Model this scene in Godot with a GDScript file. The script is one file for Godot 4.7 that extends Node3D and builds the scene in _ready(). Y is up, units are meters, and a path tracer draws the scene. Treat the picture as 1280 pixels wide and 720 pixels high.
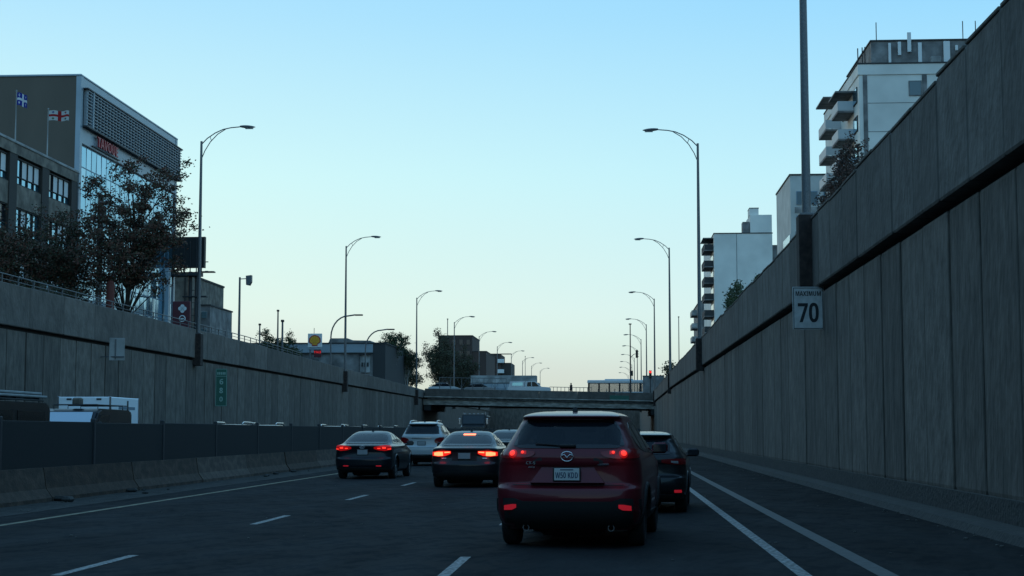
extends Node3D
# A sunken expressway at dusk: y up, metres, the camera looks along -Z. P(x, y, z) takes z as metres ahead of the camera.

class MB:
	var v := PackedVector3Array()
	var n := PackedVector3Array()
	var t := PackedVector2Array()
	var c := PackedColorArray()
	var tint := Color.WHITE
	var tinted := false
	func tri(a: Vector3, b: Vector3, d: Vector3, na: Vector3, nb: Vector3, nd: Vector3) -> void:
		if (b - a).cross(d - a).dot(na + nb + nd) > 0.0:
			v.append(a); v.append(d); v.append(b); n.append(na); n.append(nd); n.append(nb)
		else:
			v.append(a); v.append(b); v.append(d); n.append(na); n.append(nb); n.append(nd)
		if tinted:
			c.append(tint); c.append(tint); c.append(tint)
	func quad(a: Vector3, b: Vector3, d: Vector3, e: Vector3) -> void:   # counter-clockwise seen from outside
		var m := (b - a).cross(d - a)
		if m.length_squared() < 1e-14:
			m = (d - a).cross(e - a)
		m = m.normalized()
		tri(a, b, d, m, m, m)
		tri(a, d, e, m, m, m)
	func quad_uv(a: Vector3, b: Vector3, d: Vector3, e: Vector3) -> void:   # bottom left, bottom right, top right, top left
		var m := (b - a).cross(d - a).normalized()
		for k in [[a, Vector2(0, 1)], [d, Vector2(1, 0)], [b, Vector2(1, 1)], [a, Vector2(0, 1)], [e, Vector2(0, 0)], [d, Vector2(1, 0)]]:
			v.append(k[0]); n.append(m); t.append(k[1])
	func box(o: Vector3, s: Vector3, b := Basis.IDENTITY) -> void:
		var h := s * 0.5
		for ax in 3:
			for sg in [-1.0, 1.0]:
				var u := (ax + 1) % 3
				var w := (ax + 2) % 3
				var q := []
				for k in [[-1, -1], [1, -1], [1, 1], [-1, 1]]:
					var p := Vector3.ZERO
					p[ax] = sg * h[ax]; p[u] = k[0] * h[u] * sg; p[w] = k[1] * h[w]
					q.append(o + b * p)
				quad(q[0], q[1], q[2], q[3])
	func cbox(o: Vector3, s: Vector3, r: float, b := Basis.IDENTITY) -> void:
		var h := s * 0.5
		r = minf(r, minf(h.x, minf(h.y, h.z)) * 0.9)
		for ax in 3:
			var u := (ax + 1) % 3
			var w := (ax + 2) % 3
			for sg in [-1.0, 1.0]:
				var q := []
				for k in [[-1, -1], [1, -1], [1, 1], [-1, 1]]:
					var p := Vector3.ZERO
					p[ax] = sg * h[ax]; p[u] = k[0] * (h[u] - r) * sg; p[w] = k[1] * (h[w] - r)
					q.append(o + b * p)
				quad(q[0], q[1], q[2], q[3])
			for su in [-1.0, 1.0]:
				for sw in [-1.0, 1.0]:
					var e := []
					for k in [[-1, 0], [1, 0], [1, 1], [-1, 1]]:
						var p := Vector3.ZERO
						p[ax] = k[0] * (h[ax] - r)
						p[u] = su * (h[u] - (r if k[1] else 0.0)); p[w] = sw * (h[w] - (0.0 if k[1] else r))
						e.append(o + b * p)
					var m := Vector3.ZERO
					m[u] = su; m[w] = sw
					m = (b * m).normalized()
					tri(e[0], e[1], e[2], m, m, m)
					tri(e[0], e[2], e[3], m, m, m)
		for sx in [-1.0, 1.0]:
			for sy in [-1.0, 1.0]:
				for sz in [-1.0, 1.0]:
					var m := (b * Vector3(sx, sy, sz)).normalized()
					tri(o + b * Vector3(sx * h.x, sy * (h.y - r), sz * (h.z - r)), o + b * Vector3(sx * (h.x - r), sy * h.y, sz * (h.z - r)), o + b * Vector3(sx * (h.x - r), sy * (h.y - r), sz * h.z), m, m, m)
	func tube(pts: Array, rad, k := 8, caps := true) -> void:
		var rings := []
		var nrm := []
		var up := Vector3(0.31, 0.2, 0.93)
		for i in pts.size():
			var d: Vector3 = ((pts[mini(i + 1, pts.size() - 1)] as Vector3) - (pts[maxi(i - 1, 0)] as Vector3)).normalized()
			if absf(d.dot(up)) > 0.95:
				up = Vector3(0.9, 0.3, -0.1)
			var a := d.cross(up).normalized()
			up = a.cross(d).normalized()
			var r: float = rad[i] if rad is Array else rad
			var ring := []
			var rn := []
			for j in k + 1:
				var g := TAU * j / k
				var m := a * cos(g) + up * sin(g)
				rn.append(m)
				ring.append((pts[i] as Vector3) + m * r)
			rings.append(ring); nrm.append(rn)
		for i in pts.size() - 1:
			for j in k:
				tri(rings[i][j], rings[i][j + 1], rings[i + 1][j + 1], nrm[i][j], nrm[i][j + 1], nrm[i + 1][j + 1])
				tri(rings[i][j], rings[i + 1][j + 1], rings[i + 1][j], nrm[i][j], nrm[i + 1][j + 1], nrm[i + 1][j])
		if caps:
			for e in [0, pts.size() - 1]:
				var o: Vector3 = pts[e]
				var m: Vector3 = (o - (pts[1 if e == 0 else e - 1] as Vector3)).normalized()
				for j in k:
					tri(o, rings[e][j], rings[e][j + 1], m, m, m)
	func lathe(prof: Array, xf: Transform3D, k := 24) -> void:   # Vector2(radius, height) turned round the local y
		for i in prof.size() - 1:
			var p: Vector2 = prof[i]
			var q: Vector2 = prof[i + 1]
			var m2 := Vector2(q.y - p.y, p.x - q.x).normalized()
			for j in k:
				var g := TAU * j / k
				var g2 := TAU * (j + 1) / k
				var a := Vector3(cos(g), 0, sin(g))
				var b := Vector3(cos(g2), 0, sin(g2))
				var na := (xf.basis * (a * m2.x + Vector3.UP * m2.y)).normalized()
				var nb := (xf.basis * (b * m2.x + Vector3.UP * m2.y)).normalized()
				var p0 := xf * (a * p.x + Vector3.UP * p.y)
				var p1 := xf * (b * p.x + Vector3.UP * p.y)
				var q0 := xf * (a * q.x + Vector3.UP * q.y)
				var q1 := xf * (b * q.x + Vector3.UP * q.y)
				if p.x > 1e-4:
					tri(p0, p1, q1, na, nb, nb)
				if q.x > 1e-4:
					tri(p0, q1, q0, na, nb, na)
	func prism(poly: PackedVector2Array, d: float, xf: Transform3D) -> void:   # polygon in local xy, thick from z = 0 to d
		var ix := Geometry2D.triangulate_polygon(poly)
		for z in [0.0, d]:
			var m := (xf.basis * Vector3(0, 0, 1.0 if z == d else -1.0)).normalized()
			for i in range(0, ix.size(), 3):
				var q := []
				for k in 3:
					q.append(xf * Vector3(poly[ix[i + k]].x, poly[ix[i + k]].y, z))
				tri(q[0], q[1], q[2], m, m, m)
		var cw := Geometry2D.is_polygon_clockwise(poly)
		for i in poly.size():
			var a := poly[i]
			var b := poly[(i + 1) % poly.size()]
			var e := (b - a).normalized()
			var m := (xf.basis * (Vector3(-e.y, e.x, 0) if cw else Vector3(e.y, -e.x, 0))).normalized()
			tri(xf * Vector3(a.x, a.y, 0), xf * Vector3(b.x, b.y, 0), xf * Vector3(b.x, b.y, d), m, m, m)
			tri(xf * Vector3(a.x, a.y, 0), xf * Vector3(b.x, b.y, d), xf * Vector3(a.x, a.y, d), m, m, m)
	func grid(rows: Array, out_from: Vector3, skip: Variant = null, wrap := false) -> void:
		var R := rows.size()
		var C: int = rows[0].size()
		var N := []
		var total := 0.0
		for i in R:
			var line := PackedVector3Array()
			for j in C:
				var ja := j - 1
				var jb := j + 1
				if wrap:
					ja = posmod(ja, C - 1); jb = posmod(jb, C - 1)
				else:
					ja = maxi(ja, 0); jb = mini(jb, C - 1)
				var m: Vector3 = ((rows[mini(i + 1, R - 1)][j] as Vector3) - (rows[maxi(i - 1, 0)][j] as Vector3)).cross((rows[i][jb] as Vector3) - (rows[i][ja] as Vector3)).normalized()
				line.append(m)
				total += m.dot((rows[i][j] as Vector3) - out_from)
			N.append(line)
		var f := -1.0 if total < 0.0 else 1.0
		for i in R - 1:
			for j in C - 1:
				if skip != null and skip.call((rows[i][j] + rows[i + 1][j] + rows[i][j + 1] + rows[i + 1][j + 1]) * 0.25):
					continue
				tri(rows[i][j], rows[i][j + 1], rows[i + 1][j + 1], N[i][j] * f, N[i][j + 1] * f, N[i + 1][j + 1] * f)
				tri(rows[i][j], rows[i + 1][j + 1], rows[i + 1][j], N[i][j] * f, N[i + 1][j + 1] * f, N[i + 1][j] * f)
	func mesh(m: Material) -> ArrayMesh:
		var a := []
		a.resize(Mesh.ARRAY_MAX)
		a[Mesh.ARRAY_VERTEX] = v
		a[Mesh.ARRAY_NORMAL] = n
		if t.size() == v.size():
			a[Mesh.ARRAY_TEX_UV] = t
		if c.size() == v.size():
			a[Mesh.ARRAY_COLOR] = c
		var o := ArrayMesh.new()
		o.add_surface_from_arrays(Mesh.PRIMITIVE_TRIANGLES, a)
		o.surface_set_material(0, m)
		return o

var M := {}
var taken := {}
var rng := RandomNumberGenerator.new()

func P(x: float, y: float, z: float) -> Vector3:
	return Vector3(x, y, -z)
func lin(r: float, g: float, b: float, a := 1.0) -> Color:
	var c := Color(r, g, b).linear_to_srgb()
	c.a = a
	return c
func numbered(called: String) -> String:
	var k: int = taken.get(called, 0)
	taken[called] = k + 1
	return called if k == 0 else "%s_%03d" % [called, k]
func tag(o: Node3D, label: String, category: String, group := "") -> Node3D:
	o.set_meta("label", label)
	o.set_meta("category", category)
	if group:
		o.set_meta("group", group)
	return o
func thing(called: String, label: String, category: String, at := Vector3.ZERO, turn := 0.0, group := "") -> Node3D:
	var o := Node3D.new()
	o.name = numbered(called)
	add_child(o)
	o.position = at
	o.rotation.y = turn
	return tag(o, label, category, group)
func part(mb: MB, called: String, m: Material, parent: Node3D) -> MeshInstance3D:
	return put(mb.mesh(m), called, parent)
func put(mesh: Mesh, called: String, parent: Node3D, at := Vector3.ZERO, b := Basis.IDENTITY) -> MeshInstance3D:
	var o := MeshInstance3D.new()
	o.name = called
	o.mesh = mesh
	parent.add_child(o, true)
	o.transform = Transform3D(b, at)
	return o
func structure(mb: MB, called: String, m: Material) -> MeshInstance3D:
	var o := part(mb, numbered(called), m, self)
	o.set_meta("kind", "structure")
	return o
func bx(parent: Node3D, called: String, m: Material, x0: float, x1: float, y0: float, y1: float, z0: float, z1: float, r := 0.0) -> MeshInstance3D:
	var mb := MB.new()
	var o := P((x0 + x1) / 2, (y0 + y1) / 2, (z0 + z1) / 2)
	var s := Vector3(absf(x1 - x0), absf(y1 - y0), absf(z1 - z0))
	if r > 0.0:
		mb.cbox(o, s, r)
	else:
		mb.box(o, s)
	return part(mb, called, m, parent)
func copy(o: Node3D, at: Vector3, turn: float, label: String) -> Node3D:
	var r: Node3D = o.duplicate()
	r.name = numbered(String(o.name).trim_suffix("_" + String(o.name).get_slice("_", String(o.name).get_slice_count("_") - 1)) if String(o.name).right(3).is_valid_int() else String(o.name))
	add_child(r)
	r.position = at
	r.rotation.y = turn
	r.set_meta("label", label)
	return r
func text(s: String, size: float, depth: float, m: Material, called: String, parent: Node3D, at: Vector3, b := Basis.IDENTITY, squash := 1.0) -> MeshInstance3D:
	var tm := TextMesh.new()
	var f := SystemFont.new()
	f.font_names = PackedStringArray(["Droid Sans"])
	f.font_weight = 700
	tm.font = f
	tm.text = s
	tm.font_size = 64
	tm.pixel_size = size / 46.0
	tm.depth = depth
	tm.curve_step = 2.0
	tm.material = m
	return put(tm, called, parent, at, b.scaled_local(Vector3(squash, 1, 1)))

# ---------- materials
func noise_tex(freq: float, sd: int, lo: float, hi: float, size := 512, oct := 4, normal := false, bump := 4.0) -> NoiseTexture2D:
	var nz := FastNoiseLite.new()
	nz.seed = sd
	nz.frequency = freq
	nz.fractal_octaves = oct
	nz.noise_type = FastNoiseLite.TYPE_SIMPLEX_SMOOTH
	var t := NoiseTexture2D.new()
	t.width = size
	t.height = size
	t.seamless = true
	t.noise = nz
	if normal:
		t.as_normal_map = true
		t.bump_strength = bump
	else:
		var g := Gradient.new()
		g.set_color(0, Color(lo, lo, lo))
		g.set_color(1, Color(hi, hi, hi))
		t.color_ramp = g
	return t
func mat(c: Color, rough := 0.8, metal := 0.0, tex: Texture2D = null, scale := Vector3.ONE, nm: Texture2D = null, nscale := 0.5) -> StandardMaterial3D:
	var m := StandardMaterial3D.new()
	m.albedo_color = c
	m.roughness = rough
	m.metallic = metal
	if tex or nm:
		m.uv1_triplanar = true
		m.uv1_world_triplanar = true
		m.uv1_scale = scale
		if tex:
			m.albedo_texture = tex
		if nm:
			m.normal_enabled = true
			m.normal_texture = nm
			m.normal_scale = nscale
	return m
func glow(c: Color, e: float) -> StandardMaterial3D:
	var m := mat(Color(c.r * 0.5, c.g * 0.5, c.b * 0.5), 0.3)
	m.emission_enabled = true
	m.emission = c
	m.emission_energy_multiplier = e
	return m
func pane(c: Color) -> StandardMaterial3D:
	var m := mat(c, 0.04)
	m.transparency = BaseMaterial3D.TRANSPARENCY_ALPHA
	return m
func paint(c: Color, rough := 0.35, metal := 0.3) -> StandardMaterial3D:
	var m := mat(c, rough, metal)
	m.clearcoat_enabled = true
	m.metallic_specular = 0.3
	m.clearcoat = 0.4
	m.clearcoat_roughness = 0.06
	return m

func make_materials() -> void:
	var streak := noise_tex(0.012, 3, 0.68, 1.0, 1024, 6)
	var stain := noise_tex(0.009, 17, 0.62, 1.0, 1024, 7)
	var soft := noise_tex(0.008, 19, 0.76, 1.0, 1024, 7)
	var blotch := noise_tex(0.012, 8, 0.55, 1.0, 512, 5)
	var fine := noise_tex(0.08, 5, 0.7, 1.0, 512, 3)
	var bump := noise_tex(0.06, 21, 0, 1, 512, 4, true, 3.0)
	var tar := noise_tex(0.010, 13, 0.76, 1.0, 1024, 6)
	M.asphalt = mat(lin(0.04, 0.041, 0.042), 0.95, 0, tar, Vector3(0.07, 0.07, 0.02), bump, 0.5)
	M.asphalt.metallic_specular = 0.12
	M.shoulder = mat(lin(0.085, 0.083, 0.078), 0.95, 0, tar, Vector3(0.2, 0.2, 0.1), bump, 0.8)
	M.shoulder.metallic_specular = 0.15
	M.kerb = mat(lin(0.062, 0.06, 0.056), 0.95, 0, tar, Vector3(0.3, 0.3, 0.3), bump, 0.9)
	M.core = mat(lin(0.03, 0.03, 0.03), 0.95)
	for k in 4:
		var a := 0.155 + 0.025 * k
		M["panel%d" % k] = mat(lin(a, a * 0.84, a * 0.70), 0.92, 0, streak, Vector3(0.16, 0.045 + 0.012 * k, 0.16), bump, 0.4)
		M["fascia%d" % k] = mat(lin(a * 0.85, a * 0.74, a * 0.64), 0.92, 0, soft, Vector3(0.13, 0.07 + 0.01 * k, 0.13), bump, 0.4)
		M["barrier%d" % k] = mat(lin(0.095 + 0.025 * k, 0.056 + 0.021 * k, 0.034 + 0.018 * k), 0.92, 0, blotch, Vector3(0.3, 0.5, 0.3), bump, 0.5)
	M.concrete = mat(lin(0.2, 0.195, 0.185), 0.9, 0, blotch, Vector3(0.2, 0.2, 0.2), bump, 0.4)
	M.girder = mat(lin(0.5, 0.46, 0.4), 0.85, 0, blotch, Vector3(0.12, 0.4, 0.12))
	M.screen = mat(lin(0.012, 0.0115, 0.011), 0.85, 0, fine, Vector3(0.3, 0.3, 0.3))
	M.white_line = mat(lin(0.55, 0.55, 0.53), 0.75, 0, noise_tex(0.05, 31, 0.25, 1.0, 512, 5), Vector3(0.5, 0.5, 0.5))
	M.old_line = mat(lin(0.12, 0.12, 0.115), 0.8, 0, tar, Vector3(0.5, 0.5, 0.5))
	M.yellow_line = mat(lin(0.30, 0.26, 0.16), 0.8, 0, blotch, Vector3(0.4, 0.4, 0.4))
	M.galv = mat(lin(0.2, 0.21, 0.22), 0.5, 0.6, fine, Vector3(0.8, 0.3, 0.8))
	M.dark_metal = mat(lin(0.035, 0.035, 0.037), 0.6, 0.3)
	M.black = mat(lin(0.012, 0.012, 0.012), 0.7)
	M.plastic = mat(lin(0.008, 0.008, 0.008), 0.75)
	M.rubber = mat(lin(0.012, 0.012, 0.012), 0.85)
	M.rust_box = mat(lin(0.055, 0.036, 0.03), 0.85, 0, blotch, Vector3(0.6, 0.6, 0.6))
	M.white = mat(lin(0.72, 0.72, 0.7), 0.6)
	M.off_white = mat(lin(0.5, 0.5, 0.48), 0.7, 0, blotch, Vector3(0.08, 0.08, 0.08))
	M.tower_white = mat(lin(0.84, 0.81, 0.74), 0.8, 0, noise_tex(0.012, 9, 0.88, 1.0), Vector3(0.03, 0.03, 0.03))
	M.tower_grey = mat(lin(0.32, 0.31, 0.3), 0.8, 0, blotch, Vector3(0.08, 0.08, 0.08))
	M.brown_clad = mat(lin(0.125, 0.099, 0.074), 0.75, 0, noise_tex(0.01, 91, 0.9, 1.0), Vector3(0.05, 0.02, 0.05))
	M.tower_glass = mat(lin(0.12, 0.17, 0.19), 0.25)
	M.pale_block = mat(lin(0.6, 0.6, 0.56), 0.8, 0, noise_tex(0.012, 93, 0.86, 1.0), Vector3(0.05, 0.05, 0.05))
	M.van_glass = mat(lin(0.45, 0.5, 0.54), 0.1, 0.6)
	M.balcony = mat(lin(0.5, 0.52, 0.52), 0.6)
	M.tan = mat(lin(0.29, 0.245, 0.195), 0.85, 0, blotch, Vector3(0.12, 0.12, 0.12))
	M.tan_dark = mat(lin(0.07, 0.06, 0.052), 0.85, 0, fine, Vector3(0.2, 0.2, 0.2))
	M.metal_clad = mat(lin(0.33, 0.4, 0.45), 0.45, 0.3, noise_tex(0.01, 95, 0.88, 1.0), Vector3(0.05, 0.05, 0.05))
	M.louver = mat(lin(0.42, 0.47, 0.5), 0.5, 0.3)
	M.mullion = mat(lin(0.16, 0.24, 0.3), 0.5, 0.3)
	M.brick = mat(lin(0.1, 0.065, 0.055), 0.9, 0, fine, Vector3(0.3, 0.3, 0.3))
	M.roof_dark = mat(lin(0.05, 0.05, 0.05), 0.9)
	M.terrain = mat(lin(0.07, 0.075, 0.06), 0.95, 0, blotch, Vector3(0.03, 0.03, 0.03))
	M.glass_facade = mat(lin(0.2, 0.44, 0.58), 0.06, 0.9)
	M.glass_facade2 = mat(lin(0.26, 0.5, 0.64), 0.12, 0.85)
	M.glass_dark = mat(lin(0.015, 0.02, 0.025), 0.06, 0.1)
	M.blind = mat(lin(0.7, 0.7, 0.68), 0.8)
	M.car_glass = pane(lin(0.008, 0.011, 0.015, 0.88))
	M.car_glass.metallic_specular = 0.33
	M.bus_glass = pane(lin(0.05, 0.06, 0.07, 0.3))
	M.windshield = pane(lin(0.02, 0.025, 0.03, 0.55))
	M.frit = mat(lin(0.006, 0.006, 0.007), 0.25)
	M.seat = mat(lin(0.02, 0.02, 0.022), 0.9)
	M.chrome = mat(lin(0.6, 0.6, 0.62), 0.2, 0.9)
	M.rim = mat(lin(0.2, 0.2, 0.21), 0.4, 0.8)
	M.plate = mat(lin(0.5, 0.51, 0.49), 0.6)
	M.dull_plate = mat(lin(0.26, 0.27, 0.27), 0.6)
	M.plate_ink = mat(lin(0.03, 0.04, 0.09), 0.6)
	M.lamp_red = mat(lin(0.16, 0.006, 0.008), 0.15)
	M.lamp_clear = mat(lin(0.35, 0.35, 0.36), 0.15, 0.3)
	M.bumper_lamp = mat(lin(0.6, 0.03, 0.04), 0.2)  # bumper reflectors: emission stands in for the light they throw back
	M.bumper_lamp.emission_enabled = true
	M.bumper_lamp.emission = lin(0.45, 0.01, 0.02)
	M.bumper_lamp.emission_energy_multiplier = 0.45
	M.tail_core = glow(Color(1.0, 0.22, 0.17), 1.5)
	M.tail_soft = glow(Color(0.85, 0.09, 0.1), 0.35)
	M.brake_core = glow(Color(1.0, 0.52, 0.33), 2.6)
	M.brake_soft = glow(Color(1.0, 0.16, 0.12), 0.9)
	M.signal_red = glow(Color(1.0, 0.15, 0.12), 2.0)
	M.price_red = glow(Color(1.0, 0.2, 0.22), 0.5)
	M.road_sign_white = mat(lin(0.62, 0.62, 0.6), 0.5, 0, noise_tex(0.02, 77, 0.86, 1.0), Vector3(0.4, 0.4, 0.4))
	M.sign_black = mat(lin(0.015, 0.015, 0.018), 0.6)
	M.sign_green = mat(lin(0.01, 0.1, 0.07), 0.5)
	M.sign_green_ink = mat(lin(0.25, 0.42, 0.36), 0.5)
	M.maroon = mat(lin(0.1, 0.016, 0.022), 0.6)
	M.red_sign = mat(lin(0.42, 0.035, 0.04), 0.5)
	M.yellow = mat(lin(0.78, 0.42, 0.02), 0.5)
	M.orange = mat(lin(0.11, 0.022, 0.014), 0.7)
	M.bark = mat(lin(0.045, 0.035, 0.028), 0.95, 0, fine, Vector3(2, 0.6, 2))
	M.birch = mat(lin(0.4, 0.39, 0.36), 0.9, 0, fine, Vector3(2, 3, 2))
	M.leaf = mat(Color.WHITE, 0.75)
	M.leaf.vertex_color_use_as_albedo = true
	M.leaf.backlight_enabled = true
	M.leaf.backlight = lin(0.02, 0.02, 0.012)
	M.paint_red = paint(lin(0.10, 0.008, 0.014), 0.4, 0.25)
	M.paint_black = paint(lin(0.012, 0.013, 0.015))
	M.paint_navy = paint(lin(0.008, 0.011, 0.015))
	M.paint_white = paint(lin(0.55, 0.57, 0.57), 0.4, 0.0)
	M.paint_pearl = paint(lin(0.42, 0.43, 0.43), 0.4, 0.1)
	M.paint_truck = mat(lin(0.8, 0.81, 0.82), 0.5)
	M.paint_silver = paint(lin(0.28, 0.29, 0.3), 0.35, 0.6)
	M.paint_grey = paint(lin(0.05, 0.053, 0.058), 0.35, 0.5)
	M.skin = mat(lin(0.3, 0.18, 0.13), 0.7)
	M.coat = mat(lin(0.02, 0.02, 0.025), 0.9)
	M.gravel = mat(lin(0.1, 0.095, 0.085), 0.95)

# ---------- camera, sky, sun
func smooth(a: float, b: float, x: float) -> float:
	var k := clampf((x - a) / (b - a), 0, 1)
	return k * k * (3 - 2 * k)
func sky_at(stops: Array, e: float) -> Vector3:
	for i in stops.size() - 1:
		if e <= stops[i + 1][0]:
			return (stops[i][1] as Vector3).lerp(stops[i + 1][1], clampf((e - stops[i][0]) / (stops[i + 1][0] - stops[i][0]), 0, 1))
	return stops[stops.size() - 1][1]
func make_sky() -> void:
	var cam := Camera3D.new()
	cam.name = "camera"
	cam.fov = 20.408
	cam.near = 0.1
	cam.far = 3000
	add_child(cam)
	cam.position = Vector3(0, 1.42, 0)
	cam.rotation = Vector3(deg_to_rad(5.114), deg_to_rad(3.5906), 0)
	cam.current = true
	# clear dusk air: bright and warm low down where the sun went under (ahead and a little to the left), deep blue overhead and behind
	var W := 720
	var H := 360
	var im := Image.create(W, H, false, Image.FORMAT_RGBF)
	var toward := [[0.0, Vector3(0.68, 0.74, 0.5)], [2.0, Vector3(0.73, 0.84, 0.62)], [4.0, Vector3(0.84, 0.96, 0.79)], [9.0, Vector3(0.72, 1.0, 0.95)], [15.0, Vector3(0.486, 0.82, 1.0)], [30.0, Vector3(0.32, 0.66, 0.97)], [60.0, Vector3(0.2, 0.48, 0.82)], [90.0, Vector3(0.16, 0.4, 0.74)]]
	var away := [[0.0, Vector3(0.58, 0.72, 0.62)], [2.0, Vector3(0.62, 0.78, 0.75)], [4.0, Vector3(0.6, 0.85, 0.95)], [9.0, Vector3(0.42, 0.8, 1.0)], [15.0, Vector3(0.235, 0.64, 1.0)], [30.0, Vector3(0.21, 0.54, 0.92)], [60.0, Vector3(0.18, 0.45, 0.8)], [90.0, Vector3(0.16, 0.4, 0.74)]]
	for j in H:
		var e := 90.0 - (j + 0.5) / H * 180.0
		var a := sky_at(toward, maxf(e, 0))
		var b := sky_at(away, maxf(e, 0))
		for i in W:
			var az := ((i + 0.5) / W) * 360.0   # 0 is -Z, to the right positive
			var w := pow(0.5 + 0.5 * cos(deg_to_rad(az + 45.0)), 4.0)
			var c := b.lerp(a, w)
			if e < 0.0:
				c = Vector3(0.05, 0.06, 0.07)
			im.set_pixel(i, j, Color(c.x, c.y, c.z))
	var pm := PanoramaSkyMaterial.new()
	pm.panorama = ImageTexture.create_from_image(im)
	var sky := Sky.new()
	sky.sky_material = pm
	var env := Environment.new()
	env.background_mode = Environment.BG_SKY
	env.sky = sky
	env.ambient_light_source = Environment.AMBIENT_SOURCE_SKY
	env.tonemap_mode = Environment.TONE_MAPPER_LINEAR
	env.tonemap_exposure = 1.0
	env.sdfgi_enabled = true
	env.ssao_enabled = true
	env.ssil_enabled = true
	var we := WorldEnvironment.new()
	we.name = "world_environment"
	we.environment = env
	add_child(we)
	var sun := DirectionalLight3D.new()
	sun.name = "sun"
	sun.light_energy = 0.05
	sun.light_color = Color(1.0, 0.78, 0.55)
	sun.light_angular_distance = 12.0
	sun.shadow_enabled = true
	sun.sky_mode = DirectionalLight3D.SKY_MODE_LIGHT_ONLY
	add_child(sun)
	sun.rotation = Vector3(deg_to_rad(-3.0), deg_to_rad(180.0 + 30.0), 0)   # low ahead and to the left

# ---------- the trench
func pw(pts: Array, z: float) -> float:
	for i in pts.size() - 1:
		if z <= pts[i + 1].x:
			return lerpf(pts[i].y, pts[i + 1].y, clampf((z - pts[i].x) / (pts[i + 1].x - pts[i].x), 0, 1))
	return pts[pts.size() - 1].y
var L_TOP := [Vector2(0, 7.7), Vector2(64, 7.66), Vector2(110, 7.6), Vector2(224, 6.9), Vector2(600, 6.9)]
var R_TOP := [Vector2(0, 7.22), Vector2(21, 7.21), Vector2(50, 7.08), Vector2(145, 6.95), Vector2(214, 6.6), Vector2(600, 6.6)]
var L_SEAM := [Vector2(0, 5.86), Vector2(600, 5.95)]
var R_SEAM := [Vector2(0, 5.12), Vector2(32, 5.19), Vector2(145, 5.5), Vector2(214, 5.3), Vector2(600, 5.3)]
const GROUND := 6.2

func sheet(mb: MB, x0: float, x1: float, y: float, z0: float, z1: float) -> void:
	mb.quad(P(x0, y, z0), P(x1, y, z0), P(x1, y, z1), P(x0, y, z1))

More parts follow.
